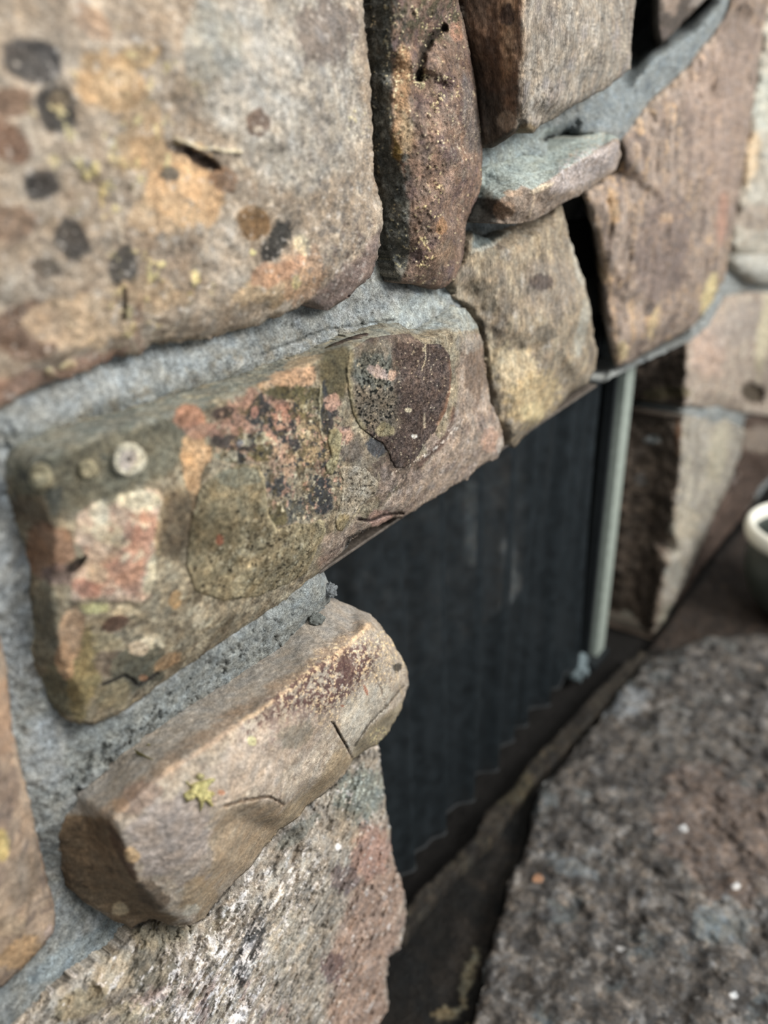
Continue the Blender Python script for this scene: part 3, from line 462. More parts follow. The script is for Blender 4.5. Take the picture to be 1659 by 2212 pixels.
# lintel stone
R7 = Relief([(-4, 1040, .0), (5, 990, .004), (30, 960, .008), (100, 930, .010), (250, 890, .010), (400, 845, .010), (560, 800, .010), (640, 768, .010), (740, 728, .010), (790, 712, .010), (830, 700, .010), (860, 698, .010), (885, 712, .014), (900, 712, .014), (940, 688, .010), (965, 668, .008), (980, 660, .010), (1005, 668, .016), (1028, 695, .018), (1044, 740, .02), (1050, 800, .02), (1060, 870, .022), (1085, 930, .024), (1090, 960, .024), (1075, 988, .024), (1050, 1000, .024), (1025, 1016, .024), (1010, 1035, .024), (985, 1046, .024), (950, 1070, .024), (900, 1100), (870, 1120), (850, 1118), (830, 1130), (800, 1142), (760, 1165), (745, 1190), (715, 1212), (690, 1236), (660, 1262), (600, 1308), (520, 1362), (430, 1420), (350, 1478), (270, 1535), (230, 1555), (200, 1566), (150, 1560, .016), (110, 1520, .008), (85, 1480, .004), (58, 1420, .0), (62, 1330, .0), (60, 1230, .0), (35, 1150, .0), (10, 1090, .0)],
    [(60, 1010, .030), (110, 985, .038), (250, 930, .040), (400, 880, .040), (520, 848, .041), (620, 808, .042), (700, 770, .042), (760, 745, .040), (820, 722, .036), (860, 722, .036), (900, 735, .038), (960, 725, .038), (985, 720, .038), (1000, 735, .036), (985, 830, .040), (975, 900, .040), (940, 960, .040), (890, 1000, .040), (840, 1050, .040), (820, 1100, .034), (1030, 800, .028), (1050, 920, .032), (1000, 980, .034), (930, 1040, .034), (870, 1090, .033), (790, 1120, .034), (720, 1180, .033),
     (120, 1150, .032), (110, 1300, .030), (130, 1420, .028), (180, 1500, .028), (260, 1470, .034), (300, 1200, .044), (450, 1100, .044), (500, 1000, .042), (600, 1150, .044), (560, 1220, .042), (400, 1350, .042), (700, 950, .042), (780, 860, .042), (880, 850, .044), (660, 1200, .036), (500, 1330, .036)],
    edge=.022, sp=2.9, rag=5, noise=((.0022, 28), (.0009, 110), (.0006, 380)), base='8d8068', mot=.12, blur=1, rnd=.004, rndw=8, back=-.11, seed=7, layers=[
    Nz('a3957a', 40, .0, .3, .8), Nz('70634d', 50, .12, .22, .8), Nz('5c5040', 130, .22, .15, .7), Nz('b8aa8b', 160, .25, .12, .6),
    # upper edge, greyed by mortar
    Pg([(0, 950), (300, 870), (600, 780), (740, 720), (860, 690), (870, 715), (760, 745), (640, 800), (520, 850), (300, 925), (60, 1020), (0, 1040)], '89897b', .85, 16, 14), Nz('a79c80', 120, .05, .2, .7, reg=(560, 815, 300, 40, -20)), Nz('656a60', 120, .1, .15, .7, reg=(450, 850, 330, 40, -18)),
    Pg([(885, 712), (975, 655), (1010, 665), (1036, 710), (1000, 715), (930, 712), (900, 722)], '9aa09a', .85, 10, 8),
    # left part: dark olive
    Pg([(30, 1000), (200, 950), (400, 900), (420, 980), (340, 1040), (200, 1090), (80, 1120), (20, 1080)], '6f6b58', .85, 24, 24), Nz('4b4c45', 60, .1, .15, .8, reg=(150, 1040, 160, 90, -15)),
    B(110, 1180, 60, 60, 0, '8a654c', .85, .6, 45), B(135, 1240, 50, 22, 0, '6b5750', .8, .5), B(60, 1100, 50, 30, 0, '6d5c48', .7), B(95, 1370, 40, 90, 0, '74705f', .85, .5, 40), B(130, 1490, 60, 60, 30, '6d6a54', .85, .5, 40), B(185, 1450, 34, 90, 10, '8b7a50', .9, .4, 50), B(240, 1435, 36, 34, 0, '705f4e', .85, .5), B(300, 1440, 60, 50, 0, '5f5d4d', .85, .6, 60), B(245, 1500, 40, 30, -10, '8f8263', .8, .5), Ln([(222, 1480), (270, 1460), (300, 1480), (340, 1455)], 6, '2f2c28', .85, -.002), B(310, 1465, 10, 8, 0, 'bf8a63', .9),
    # peach and cream crusts
    Pg([(160, 1110), (200, 1085), (235, 1095), (260, 1075), (290, 1060), (345, 1060), (372, 1090), (368, 1120), (350, 1170), (325, 1210), (320, 1260), (330, 1290), (290, 1300), (250, 1300), (200, 1290), (150, 1300), (158, 1250), (190, 1205), (165, 1170)], 'c8ab91', .97, 7, 14, 90, .0006),
    Pg([(280, 1110), (345, 1110), (345, 1160), (320, 1200), (300, 1290), (240, 1270), (190, 1280), (170, 1255), (220, 1230), (270, 1190)], 'c08d72', .85, 24, 16, 70), B(300, 1150, 30, 34, 0, 'bd8468', .5, .6), B(305, 1080, 50, 20, 0, 'd8caa8', .9, .5), B(240, 1155, 40, 24, 20, 'd3bf9c', .85, .6), B(210, 1240, 24, 22, 0, 'cbb394', .7), B(185, 1270, 34, 20, 20, 'a06c58', .7, .5), B(215, 1110, 20, 24, 0, 'd2c6a8', .8), B(325, 1240, 12, 40, 10, 'd6c9a6', .85), B(350, 1130, 12, 60, 10, 'a99268', .7), B(165, 1220, 30, 10, -40, '3c322b', .9, .5, 70, -.003), Nz('dccdab', 130, .2, .12, .7, reg=(270, 1170, 110, 110, 0)), Nz('b0705a', 100, .3, .14, .45, reg=(260, 1200, 100, 110, 0)),
    B(275, 1320, 30, 16, 0, 'cdb994', .85), B(205, 1315, 34, 12, 0, 'bdb87f', .9, .6, 110), B(155, 1370, 26, 60, 8, 'bf9a78', .85, .5, 60), B(140, 1430, 18, 40, 0, 'c79c74', .8), B(250, 1345, 36, 16, -20, '5a3f32', .8, .5),
    B(230, 1385, 32, 22, 0, '9d8e6d', .8), B(320, 1385, 30, 12, -25, 'd2c2a2', .9, .5, 100), B(300, 1400, 20, 14, 0, 'c2a98a', .8), B(380, 1295, 14, 22, 10, 'c49a66', .9, .4, 90), B(430, 1340, 14, 40, 10, 'c5b79a', .8), Nz('cbbfa0', 130, .25, .12, .7, reg=(400, 1340, 120, 60, -35)), B(360, 1430, 40, 14, -30, 'b28c63', .8),
    # orange crust in the middle
    Pg([(395, 950), (420, 925), (450, 950), (458, 985), (440, 1010), (435, 1050), (445, 1070), (420, 1110), (405, 1070), (400, 1030), (388, 990)], 'c0976b', .95, 5, 10, 110, .0005), B(430, 965, 20, 20, 0, 'd3a677', .8), B(410, 880+20, 36, 26, 0, 'b57c5e', .85), B(430, 930, 40, 18, 0, 'ad7a62', .7), B(470, 1060, 20, 30, -20, 'd6c4a0', .95, .5, 110), B(490, 1065, 12, 12, 0, 'c89f6f', .8), Pg([(360, 1060), (400, 1060), (460, 1110), (440, 1180), (360, 1200), (340, 1150)], '5f503c', .75, 20, 20),
    # dark and salmon patches
    Pg([(460, 900), (540, 840), (600, 860), (640, 900), (620, 960), (560, 1000), (480, 990), (455, 940)], '9d735f', .85, 14, 24, 90), Nz('a9a184', 160, .1, .12, .7, reg=(520, 950, 90, 60, 0)),
    Pg([(530, 900), (545, 870), (565, 846), (575, 866), (592, 880), (590, 920), (570, 915), (545, 918), (525, 905)], '3a3938', .97, 4, 7, 130), B(550, 890, 9, 18, 10, 'bd8672', .9, .4), B(483, 892, 26, 14, -15, '443731', .9, .5, 90), B(505, 960, 50, 18, 10, '403a37', .85, .6, 100), B(530, 950, 16, 14, 0, 'a8a58f', .9), B(518, 958, 8, 7, 0, '77777a', .9), B(562, 945, 16, 16, 0, 'bbb795', .9, .6, 120), B(500, 985, 34, 12, 0, '9b9c88', .8), B(520, 985, 10, 16, 0, '2f2e2d', .9),
    B(612, 900, 22, 34, 20, 'c08a71', .95, .6, 110), B(650, 870, 14, 40, -10, '857548', .8), B(655, 810, 30, 24, 0, 'c79a74', .9, .6, 90), B(610, 822, 40, 18, -10, 'c79a72', .85, .6), B(570, 835, 16, 12, 0, 'c9a27a', .85), B(640, 850, 70, 16, 5, '5b5233', .9, .7, 80), B(655, 780, 40, 14, -15, 'b49c7a', .8), Pg([(690, 770), (740, 745), (760, 760), (745, 830), (745, 860), (700, 860), (690, 810)], '5c5339', .9, 12, 12), B(680, 880, 20, 40, 0, '706446', .8), B(670, 960, 40, 50, 0, 'ad9066', .7, .7, 80), B(570, 980, 34, 18, 0, '776a3f', .85, .6), B(605, 940, 24, 12, 20, '3d3938', .92, .6, 120), B(633, 920, 8, 22, 10, '3c3938', .9, .5, 120), B(640, 960, 16, 14, 0, '433c3a', .9, .6), B(610, 1000, 30, 40, 0, 'b28b70', .7, .7, 100),
    Ln([(700, 825), (704, 860), (695, 900), (705, 935)], 8, '35373a', .95, 0, 1.), B(718, 890, 14, 12, 20, '3f3e40', .9, .6, 120), B(712, 915, 10, 20, 0, '3f3836', .9, .6), B(690, 1060, 24, 34, 10, '3b3d40', .97, .5, 120), B(700, 1085, 24, 24, -20, '3b3c3e', .9, .5), B(720, 870, 16, 22, 0, 'bd8f78', .85, .5, 100), B(745, 940, 20, 22, 0, 'b08a79', .8, .5), B(700, 1010, 20, 20, 0, '8f6f5d', .8), B(600, 1050, 30, 18, 30, '46484a', .85, .7, 120), B(620, 1110, 40, 24, -20, '5a5a52', .8, .7, 110), B(598, 1115, 22, 24, 0, '5e5536', .85), Nz('3a3b3c', 170, .18, .07, .9, reg=(640, 990, 120, 150, 0)), Nz('c19379', 150, .22, .08, .8, reg=(650, 990, 120, 150, 0)), Nz('c9bc9a', 220, .26, .07, .85, reg=(650, 1000, 130, 150, 0), disp=.0006), Nz('5c5036', 130, .18, .1, .75, reg=(600, 980, 150, 150, 0)), Nz('37332f', 260, .3, .06, .85, reg=(620, 960, 170, 170, 0)), Nz('c9a283', 180, .3, .07, .7, reg=(560, 930, 150, 100, -20)),
    Ln([(692, 830), (690, 900), (697, 950)], 3, 'd3c49c', .7, .001), Pg([(760, 930), (850, 960), (870, 1000), (820, 1060), (790, 1090), (760, 1060), (750, 1000)], '7a6e5e', .7, 14, 14), B(812, 965, 22, 20, 0, '45474a', .9, .6, 110), B(760, 975, 26, 22, 0, '6f645a', .7), B(860, 1015, 40, 46, 30, '66554a', .75, .9, 90), Nz('4a3d37', 280, .1, .1, .7, reg=(860, 1000, 60, 70, 20)),
    # bare pinkish edge, lower right
    Pg([(1000, 735), (1040, 720), (1060, 860), (1095, 930), (1085, 990), (870, 1130), (690, 1240), (700, 1160), (800, 1120), (870, 1050), (920, 1000), (970, 930), (992, 860), (985, 800)], 'a5917f', .95, 10, 8), Nz('8b786b', 60, .0, .25, .8, (1, 1, 1), reg=(950, 1020, 260, 110, -40)), Nz('bda999', 140, .15, .15, .6, reg=(970, 1000, 200, 110, -40)), B(1060, 950, 22, 26, 0, 'c49c84', .8, .5), B(1025, 790, 24, 70, -5, '6e5b4c', .75, .7), B(1010, 740, 26, 24, 0, '9d9588', .6), Pg([(900, 1000), (960, 940), (978, 880), (984, 900), (960, 960), (900, 1020)], '5c463b', .85, 8, 8), B(820, 1120, 26, 20, 0, 'ba8f7f', .7), B(1080, 965, 8, 20, 0, 'b7ae9f', .6), Nz('80695c', 50, .1, .15, .6, reg=(720, 1190, 50, 40, -40)),
    Ln([(985, 925), (960, 950), (930, 975), (910, 990), (880, 1005), (845, 1025)], 2.6, 'e0d2c0', .85, .0006, 1), Ln([(1010, 900), (985, 915), (970, 930)], 2, 'cdbfb0', .6), Ln([(775, 1122), (800, 1125), (830, 1112), (868, 1108)], 5, '3a2c27', .85, -.003, .4), Ln([(800, 1140), (780, 1150), (752, 1164), (745, 1190)], 5, '28231f', .8, -.004, .5), Pg([(755, 1168), (800, 1146), (870, 1118), (860, 1130), (745, 1205), (738, 1195)], '6b6a66', .85, 5, 4),
    Ln([(715, 1190), (740, 1180), (745, 1160)], 3, '4b3b33', .7)])
lint = R7.build('lintel_stone', M_rock_speck)
tag(lint, 'long lichen-covered stone over the left corner of the dark opening', 'stone')
def lichen(R, poly, base, layers, parent, th=.0014, sp=2.6, label=None, name='lichen'):
    o = R.build(name, M_lichen, parent, poly=poly, extra=th, back=0.02, layers=layers, base=base, thin=True, sp=sp)
    if label: o['label'] = label
    return o
_rag = R7.rag; R7.rag = 3
lichen(R7, [(752, 760), (775, 742), (800, 728), (850, 720), (885, 718), (915, 740), (955, 742), (972, 765), (978, 800), (974, 850), (965, 890), (945, 928), (922, 955), (905, 985), (890, 1003), (872, 1014), (852, 1012), (842, 996), (836, 975), (822, 958), (800, 945), (775, 925), (758, 890), (752, 850), (745, 810)], '63534b', [
    Nz('7a6a5e', 300, .1, .1, .7), Nz('403734', 420, .05, .1, .8), Pg([(740, 750), (850, 725), (856, 800), (858, 940), (760, 920), (745, 830)], '857b6a', .85, 26, 22), B(805, 800, 44, 40, 0, '6a6c62', .8, .5, 120), Nz('20211f', 420, .08, .07, .95, reg=(805, 855, 58, 105, 0), disp=-.0008),
    B(818, 805, 24, 12, 30, 'c6aca0', .85, .6, 160), B(848, 810, 11, 11, 0, 'd0a88c', .9, .5, 160), B(832, 930, 18, 16, 0, 'a89a74', .9, .6), B(882, 886, 7, 5, 0, 'd9c6a0', .9, .6), B(895, 942, 6, 4, 0, 'efe8dc', 1, .6), B(875, 730, 50, 12, 0, '8d7a6b', .6),
    Ln([(755, 765), (748, 810), (754, 860), (762, 900), (780, 925)], 16, 'a3946f', .85, .0004, .6), Ln([(975, 780), (977, 830), (966, 880), (948, 915)], 8, '8c6750', .8, .0005, .3), Ln([(978, 830), (966, 885), (946, 920)], 2.5, 'd0ae8e', .8, .0003, .3), Ln([(855, 725), (858, 800), (856, 860)], 3, '4c423c', .5), Ln([(918, 740), (920, 775), (914, 800)], 4, 'd2bf98', .85, 0, 1), Ln([(918, 895), (918, 925)], 3, 'cfc0a2', .8), Nz('d8c4a0', 420, .42, .05, .8)], lint, label='big round purplish-brown lichen with a tan rim')
lichen(R7, [(430, 1050), (470, 1020), (520, 1000), (560, 1005), (575, 1035), (578, 1075), (583, 1110), (600, 1140), (640, 1128), (670, 1130), (690, 1118), (704, 1125), (706, 1150), (690, 1180), (678, 1210), (665, 1240), (620, 1265), (560, 1290), (480, 1300), (420, 1280), (400, 1220), (410, 1130)], '988a6b', [
    Nz('ab9d7b', 90, .0, .2, .8), Nz('7f7255', 120, .12, .15, .8), Nz('2b2720', 300, .30, .06, .9, disp=-.0006), Nz('453c2e', 240, .22, .1, .7, reg=(620, 1190, 120, 90, 0)), B(470, 1150, 70, 60, 0, '766a50', .7, .6), Nz('c9bfa2', 200, .25, .1, .6, reg=(560, 1200, 120, 90, 0)), B(475, 1165, 8, 12, 0, 'a65c45', .7), B(510, 1030, 50, 20, 0, '8c8a76', .8),
    Ln([(560, 1010), (576, 1040), (578, 1080), (585, 1120), (604, 1140)], 12, 'b8a780', .8, .0004, .5), Ln([(690, 1120), (704, 1140), (690, 1180), (676, 1215)], 10, 'b9a981', .85, .0004, .5), Ln([(650, 1130), (660, 1180), (650, 1220)], 3, '7d7355', .5)], lint, label='spreading olive-tan lichen crust with dark pits')
lichen(R7, [(730, 1010), (742, 1003), (790, 1008), (820, 1040), (815, 1070), (780, 1095), (758, 1120), (740, 1150), (724, 1145), (722, 1120), (735, 1080), (738, 1040)], 'a89b85', [Nz('c4b8a4', 160, .0, .2, .7), Nz('443c33', 320, .2, .08, .8), Ln([(738, 1010), (742, 1050), (738, 1090), (726, 1130)], 7, 'cdbfa4', .8), B(740, 1130, 18, 24, 0, 'a5905f', .6)], lint, label='pale mealy lichen patch')
lichen(R7, [(708, 930), (728, 922), (742, 935), (738, 970), (730, 1010), (718, 1030), (702, 1025), (700, 1005), (714, 985), (706, 955)], 'a3966f', [Nz('b8ad86', 260, .0, .15, .7), Nz('574e37', 320, .2, .1, .7)], lint, label='narrow tan lichen strip')
for (x, y, rx, ry) in ((278, 993, 42, 42), (190, 1014, 26, 26), (88, 1030, 30, 34)):
    pl = [(x+rx*math.cos(a)*(1+.06*math.sin(3*a+x)), y+ry*math.sin(a)) for a in np.linspace(0, 2*math.pi, 18)[:-1]]
    b0 = 'd6ccb0' if rx > 35 else 'c3b894'
    o = lichen(R7, pl, b0, [B(x, y, rx*.5, ry*.5, 0, 'b2a49a' if rx > 35 else 'c7bc98', .85, .4, 100), B(x, y-2, rx*.14, ry*.16, 0, '3b3836', .95 if rx > 35 else .0, .4)], lint, th=.003, sp=4)
    if rx > 35: o['label'] = 'cream ring-shaped lichen with a dark centre'
R7.rag = _rag

# lower stone with the worn top
R8 = Relief([(722, 1294, .0), (760, 1308, .004), (800, 1328, .008), (822, 1350, .014), (850, 1390, .022), (880, 1440, .026), (883, 1480, .028), (868, 1530, .030), (842, 1580, .030), (815, 1608, .030), (790, 1622, .030), (765, 1640, .032), (758, 1652, .032), (740, 1680, .032), (700, 1715, .032), (660, 1742, .032), (640, 1770, .032), (600, 1795, .030), (572, 1830, .030), (545, 1870, .028), (510, 1900, .028), (470, 1945, .028), (440, 1985, .026), (415, 1997, .026), (370, 1999, .024), (325, 1984, .018), (285, 2004, .016), (240, 1985, .008), (185, 1950, .002), (150, 1920, .0), (138, 1870, .0), (118, 1800, .0), (126, 1755, .0), (160, 1715, .002), (200, 1680, .004), (260, 1625, .006), (330, 1572, .008), (400, 1522, .008), (480, 1474, .008), (540, 1432, .008), (600, 1392, .008), (650, 1340, .008), (690, 1300, .004)],
    [(795, 1348, .050), (760, 1380, .052), (720, 1418, .056), (660, 1456, .058), (600, 1502, .060), (540, 1548, .060), (480, 1590, .060), (420, 1625, .060), (360, 1665, .058), (300, 1720, .056), (245, 1768, .054), (262, 1800, .052), (270, 1850, .050), (300, 1910, .048), (345, 1960, .044), (390, 1985, .036),
     (822, 1372, .052), (850, 1420, .054), (860, 1470, .054), (840, 1520, .054), (800, 1560, .056), (760, 1600, .058), (790, 1440, .060), (720, 1500, .064), (760, 1640, .044), (858, 1540, .044), (640, 1560, .066), (560, 1620, .068), (450, 1700, .070), (350, 1760, .064), (400, 1850, .062), (480, 1860, .058), (500, 1735, .070), (610, 1728, .066), (520, 1770, .058), (600, 1760, .056), (650, 1700, .060), (720, 1670, .056), (420, 1940, .050), (200, 1800, .018), (200, 1880, .016), (260, 1950, .018), (240, 1720, .030)],
    edge=.03, sp=2.9, rag=4, noise=((.0016, 30), (.0007, 140), (.0004, 420)), base='a49480', mot=.09, blur=2, rnd=.004, rndw=9, back=-.055, seed=8, layers=[
    Nz('b3a391', 30, .0, .3, .8), Nz('948371', 45, .12, .2, .8), Nz('857464', 130, .2, .15, .6), Nz('c2b29a', 180, .25, .12, .6),
    # worn top face
    Pg([(722, 1280), (800, 1320), (800, 1340), (700, 1430), (600, 1500), (450, 1598), (330, 1680), (240, 1762), (110, 1800), (120, 1740), (330, 1560), (600, 1380)], '8f867a', .95, 14, 8), Pg([(600, 1470), (780, 1340), (800, 1350), (650, 1470), (450, 1600), (330, 1680), (240, 1770), (200, 1760), (400, 1600)], '92785f', .7, 24, 16), Nz('b0a595', 260, .25, .1, .4),
    Ln([(795, 1352), (720, 1424), (650, 1464), (600, 1508), (520, 1560)], 9, 'd2ae86', .8, .0005, 1), Ln([(520, 1560), (420, 1630), (330, 1690)], 9, 'b79a80', .6),
    # rusty speckle
    Nz('5d423c', 190, -.02, .1, .92, reg=(700, 1480, 160, 52, -35)), Nz('5d423c', 260, .12, .08, .85, reg=(640, 1530, 150, 60, -35)), Nz('dcbf92', 330, .2, .06, .8, reg=(740, 1470, 170, 90, -35)), B(750, 1450, 16, 34, -10, '573c36', .7, .9, 150),
    Pg([(735, 1540), (790, 1480), (830, 1480), (860, 1500), (830, 1540), (760, 1620), (735, 1590)], 'aea594', .8, 14, 12), B(790, 1490, 4, 12, -20, '95624c', .8), B(740, 1525, 5, 4, 0, '95624c', .9),
    Pg([(870, 1420), (890, 1450), (885, 1500), (850, 1530), (800, 1570), (765, 1612), (755, 1650), (800, 1640), (870, 1560), (895, 1500)], '8d7f63', .75, 7, 5), Ln([(872, 1480), (840, 1520), (800, 1560), (765, 1612)], 3, '4a4033', .8, -.0022, .3), Ln([(718, 1560), (735, 1590), (748, 1612), (762, 1640)], 3.2, '3a3028', .9, -.003, .4), Ln([(800, 1440), (820, 1480), (835, 1530)], 2, '6d5c4c', .7, -.001), Ln([(815, 1370), (850, 1430), (868, 1500)], 3, 'c6b08a', .5), Nz('e2c48e', 300, .28, .05, .9, reg=(848, 1400, 30, 50, -30), disp=.001), B(858, 1442, 9, 10, 0, '3a342b', .8, .9, 200), Nz('e0cd92', 260, .15, .05, .8, reg=(818, 1590, 26, 20, -40), disp=.0008),
    # lower half
    B(560, 1640, 150, 60, -35, 'b19d8a', .6, .5, 40), Pg([(740, 1600), (765, 1645), (700, 1715), (640, 1770), (570, 1830), (520, 1880), (500, 1850), (600, 1760), (690, 1680)], 'a08a69', .8, 14, 12), Pg([(490, 1745), (560, 1728), (610, 1735), (600, 1790), (545, 1860), (450, 1940), (420, 1900), (450, 1820)], 'a38c6f', .85, 20, 20, 40), B(370, 1800, 90, 80, -30, 'a3948a', .8, .5, 40), B(400, 1850, 60, 60, 0, '978a80', .6), Ln([(485, 1742), (530, 1728), (580, 1722), (612, 1738)], 5, '6b5845', .85, -.002, .6), B(430, 1940, 40, 40, 0, '9c8566', .7), B(415, 1965, 20, 12, -20, 'c0b6a2', .8), B(478, 1712, 8, 6, 0, 'b5724f', .7), B(640, 1590, 40, 24, -30, '837a68', .6, .6), B(545, 1600, 8, 10, 0, 'c8c08a', .9, .6),
    # left flank
    Pg([(115, 1755), (235, 1765), (262, 1800), (272, 1850), (305, 1915), (345, 1965), (400, 1995), (280, 2010), (150, 1930)], '6f5a42', .92, 12, 10), B(265, 1840, 12, 60, -25, '4c382b', .7), B(285, 1848, 18, 16, 30, 'c7a477', .9, .3, 90), B(258, 1965, 20, 16, 0, 'b9a27e', .9, .4, 90), Nz('4a3d2e', 60, .1, .2, .7, reg=(190, 1860, 90, 100, 0)), B(300, 1720, 50, 30, -30, '9a7f6d', .7), B(330, 1935, 40, 24, 40, '5c4c3c', .7), B(260, 1740, 18, 14, 0, 'bf9873', .6)])
s8 = R8.build('corner_stone', M_smooth); tag(s8, 'smooth protruding stone with a worn sloping top, at the corner of the opening', 'stone')
lp = []
for i in range(13):                                     # frilly yellow lichen
    a = math.radians(-215+i*21); rr = 44+12*math.sin(i*2.3) if i % 2 == 0 else 24+9*math.sin(i*5.1)
    lp.append((432-rr*1.15*math.cos(a), 1708-rr*1.1*math.sin(a)))
R8.rag = 5
lichen(R8, lp+[(415, 1690), (440, 1680)], 'e0d288', [Nz('b0a260', 200, .05, .08, .8)], s8, th=.0022, sp=3, label='frilly yellow lichen rosette')
lichen(R8, [(420, 1680), (425, 1668), (440, 1668), (446, 1676), (436, 1690)], 'cfc284', [], s8, th=.002, sp=3)

# stone below, left side of the opening
R9 = Relief([(758, 1655), (766, 1642), (792, 1624), (818, 1602), (822, 1650), (828, 1700), (843, 1800), (850, 1860), (868, 1900), (875, 1930), (878, 1990), (866, 2048), (840, 2070), (835, 2120), (848, 2212), (852, 2420), (-200, 2420), (-200, 2330), (0, 2228), (60, 2178), (130, 2125), (200, 2080), (250, 2050), (285, 2006), (325, 1986), (350, 1990), (370, 2000), (415, 1998), (445, 1980), (470, 1940), (520, 1885), (570, 1828), (600, 1790), (660, 1738), (720, 1700)],
    [(780, 1700, .014), (800, 1850, .018), (830, 1960, .016), (800, 2100, .014), (700, 1850, .024), (600, 1950, .026), (500, 2050, .028), (400, 2120, .028), (250, 2150, .022), (700, 2100, .020), (560, 2200, .026), (330, 2050, .016), (100, 2240, .014), (450, 2300, .03), (640, 1780, .014), (520, 1920, .014), (420, 2020, .012), (760, 2300, .018)],
    edge=.004, sp=3.2, rag=6, noise=((.003, 30), (.0022, 80), (.0009, 260)), nst=TILT, base='a39889', mot=.12, blur=2, rnd=.004, rndw=10, back=-.10, seed=9, layers=[
    Nz('b5ab9a', 30, .0, .3, .8, TILT), Nz('83796c', 45, .1, .2, .8, TILT), Nz('6b645a', 100, .2, .12, .8, TILT), Nz('c9c0b0', 90, .22, .1, .7, TILT), Nz('b0a697', 40, .1, .04, .5, TILT, disp=.0022), Nz('978c7e', 60, .15, .04, .5, TILT, disp=-.002),
    Pg([(820, 1780), (880, 1920), (870, 2050), (838, 2080), (850, 2300), (700, 2300), (720, 2050), (770, 1900), (780, 1820)], 'a58472', .7, 40, 30, 40), B(800, 1840, 40, 60, 10, 'a77f70', .6, .6), B(770, 1720, 50, 60, 30, '757a70', .8, .6, 60), Nz('b9bfb2', 260, .2, .06, .9, reg=(775, 1700, 50, 60, 30), disp=.001), B(740, 1790, 40, 40, 0, 'a3917a', .6),
    B(545, 2040, 22, 70, 15, '4f4d4b', .9, .7, 90), B(520, 2090, 20, 40, 0, '4f4c4a', .85, .7, 90), B(640, 1800, 60, 16, -40, '75756a', .7, .6), B(610, 2030, 30, 80, 20, 'bcb2a0', .8, .6, 60), B(745, 1900, 30, 30, 0, '6a5a58', .7, .7, 80), B(720, 2090, 24, 34, 0, '6c5553', .7, .7, 80), B(480, 1990, 60, 14, -40, '77705f', .6), B(250, 2100, 60, 44, -25, 'b9a98f', .8, .5, 50), B(340, 2100, 50, 60, 20, '7a7262', .85, .6, 50), B(170, 2170, 70, 30, -20, '928468', .8, .5), B(300, 2190, 60, 24, 0, 'a59a80', .7), Pg([(280, 2010), (330, 1990), (420, 2000), (400, 2030), (300, 2060)], '8c8269', .7, 14, 12),
    Nz('efe6e0', 80, .06, .05, .95, TILT, reg=(450, 2150, 170, 120, -35), disp=.0018), Nz('e8dfd6', 100, .18, .05, .9, TILT, reg=(560, 1960, 200, 90, -40), disp=.0014), Nz('d9cfc6', 120, .36, .05, .9, TILT, disp=.001), B(730, 1830, 7, 8, 0, 'ece5dc', .9), Nz('a58d86', 50, .1, .2, .6, reg=(450, 2180, 200, 80, 0))])
stone('jamb_stone', 'pale flaky stone at the bottom, below the smooth protruding one', R9, M_rock)

# left edge stone
R10 = Relief([(-260, 1330, .01), (-40, 1350, .01), (0, 1375), (14, 1440), (20, 1500), (28, 1580), (48, 1660), (68, 1750), (86, 1830), (98, 1880), (112, 1930), (120, 1975), (118, 2010), (90, 2050), (60, 2080), (20, 2120), (-20, 2150), (-260, 2290, .01)], [(-100, 1500, .026), (-20, 1550, .024), (20, 1750, .024), (50, 1900, .024), (60, 2010, .02), (-60, 1950, .03), (-150, 2100, .03)], edge=.012, sp=6, rag=5, noise=((.003, 30), (.0012, 110)), base='a58d76', mot=.09, rnd=.006, rndw=14, back=-.06, seed=10, layers=[
    Nz('b89f85', 20, .0, .3, .8), Nz('8a7565', 30, .12, .2, .8), Nz('75655a', 70, .22, .15, .7), B(10, 1560, 30, 80, 0, 'ba9373', .7), B(5, 1830, 16, 34, 0, 'c9b06c', .9, .5, 60, .001), B(50, 1900, 40, 60, 0, '80705f', .7, .5), B(20, 1700, 30, 40, 0, '7f6b5c', .7), B(40, 2060, 50, 30, -20, 'bb9264', .8), B(110, 2020, 14, 20, 0, 'c9b0a2', .8), B(20, 2000, 40, 24, 0, 'a48c70', .7)])
stone('wall_stone', 'tan stone cut off by the left edge, left of the smooth protruding one', R10, M_rock)
R10b = Relief([(-260, 1000), (-20, 1010), (-6, 1100), (-30, 1290), (-260, 1300)], [(-120, 1150, .02)], edge=.008, sp=10, rag=5, base='9c8a76', back=-.06, seed=21)

# ------------------------------------------------------------------ crumbs and flakes
def lump(name, label, px, py, w, r, colr, mat, cat, sq=(1, 1, 1), group=None, floor=None):
    c = (on_floor([(px, py)], floor)[0] if floor is not None else on_wall([(px, py)], w)[0])
    import bmesh
    bm = bmesh.new(); bmesh.ops.create_icosphere(bm, subdivisions=4, radius=1)
    P = np.array([v.co[:] for v in bm.verts]); d = 1+.55*fbm(P, 1.7, 4, px*.13)+.0; P = P*d[:, None]*np.array(sq)*r
    me = bpy.data.meshes.new(name)
    for v, p in zip(bm.verts, P): v.co = p
    bm.to_mesh(me); bm.free(); me.polygons.foreach_set('use_smooth', [True]*len(me.polygons))
    X = P+c; cc = np.tile(hx(colr), (len(P), 1))*(1+.12*fbm(X, 300, 3))[:, None]
    at = me.color_attributes.new('Col', 'FLOAT_COLOR', 'POINT'); at.data.foreach_set('color', np.concatenate([lin(np.clip(cc, 0, 1)), np.ones((len(P), 1))], 1).astype(np.float32).ravel())
    me.materials.append(mat); o = bpy.data.objects.new(name, me); C.objects.link(o); o.location = c
    return tag(o, label, cat, group)
lump('mortar_crumb', 'grey mortar lump stuck on the worn top of the protruding stone', 684, 1340, .018, .006, '8d918c', M_mortar, 'crumb')
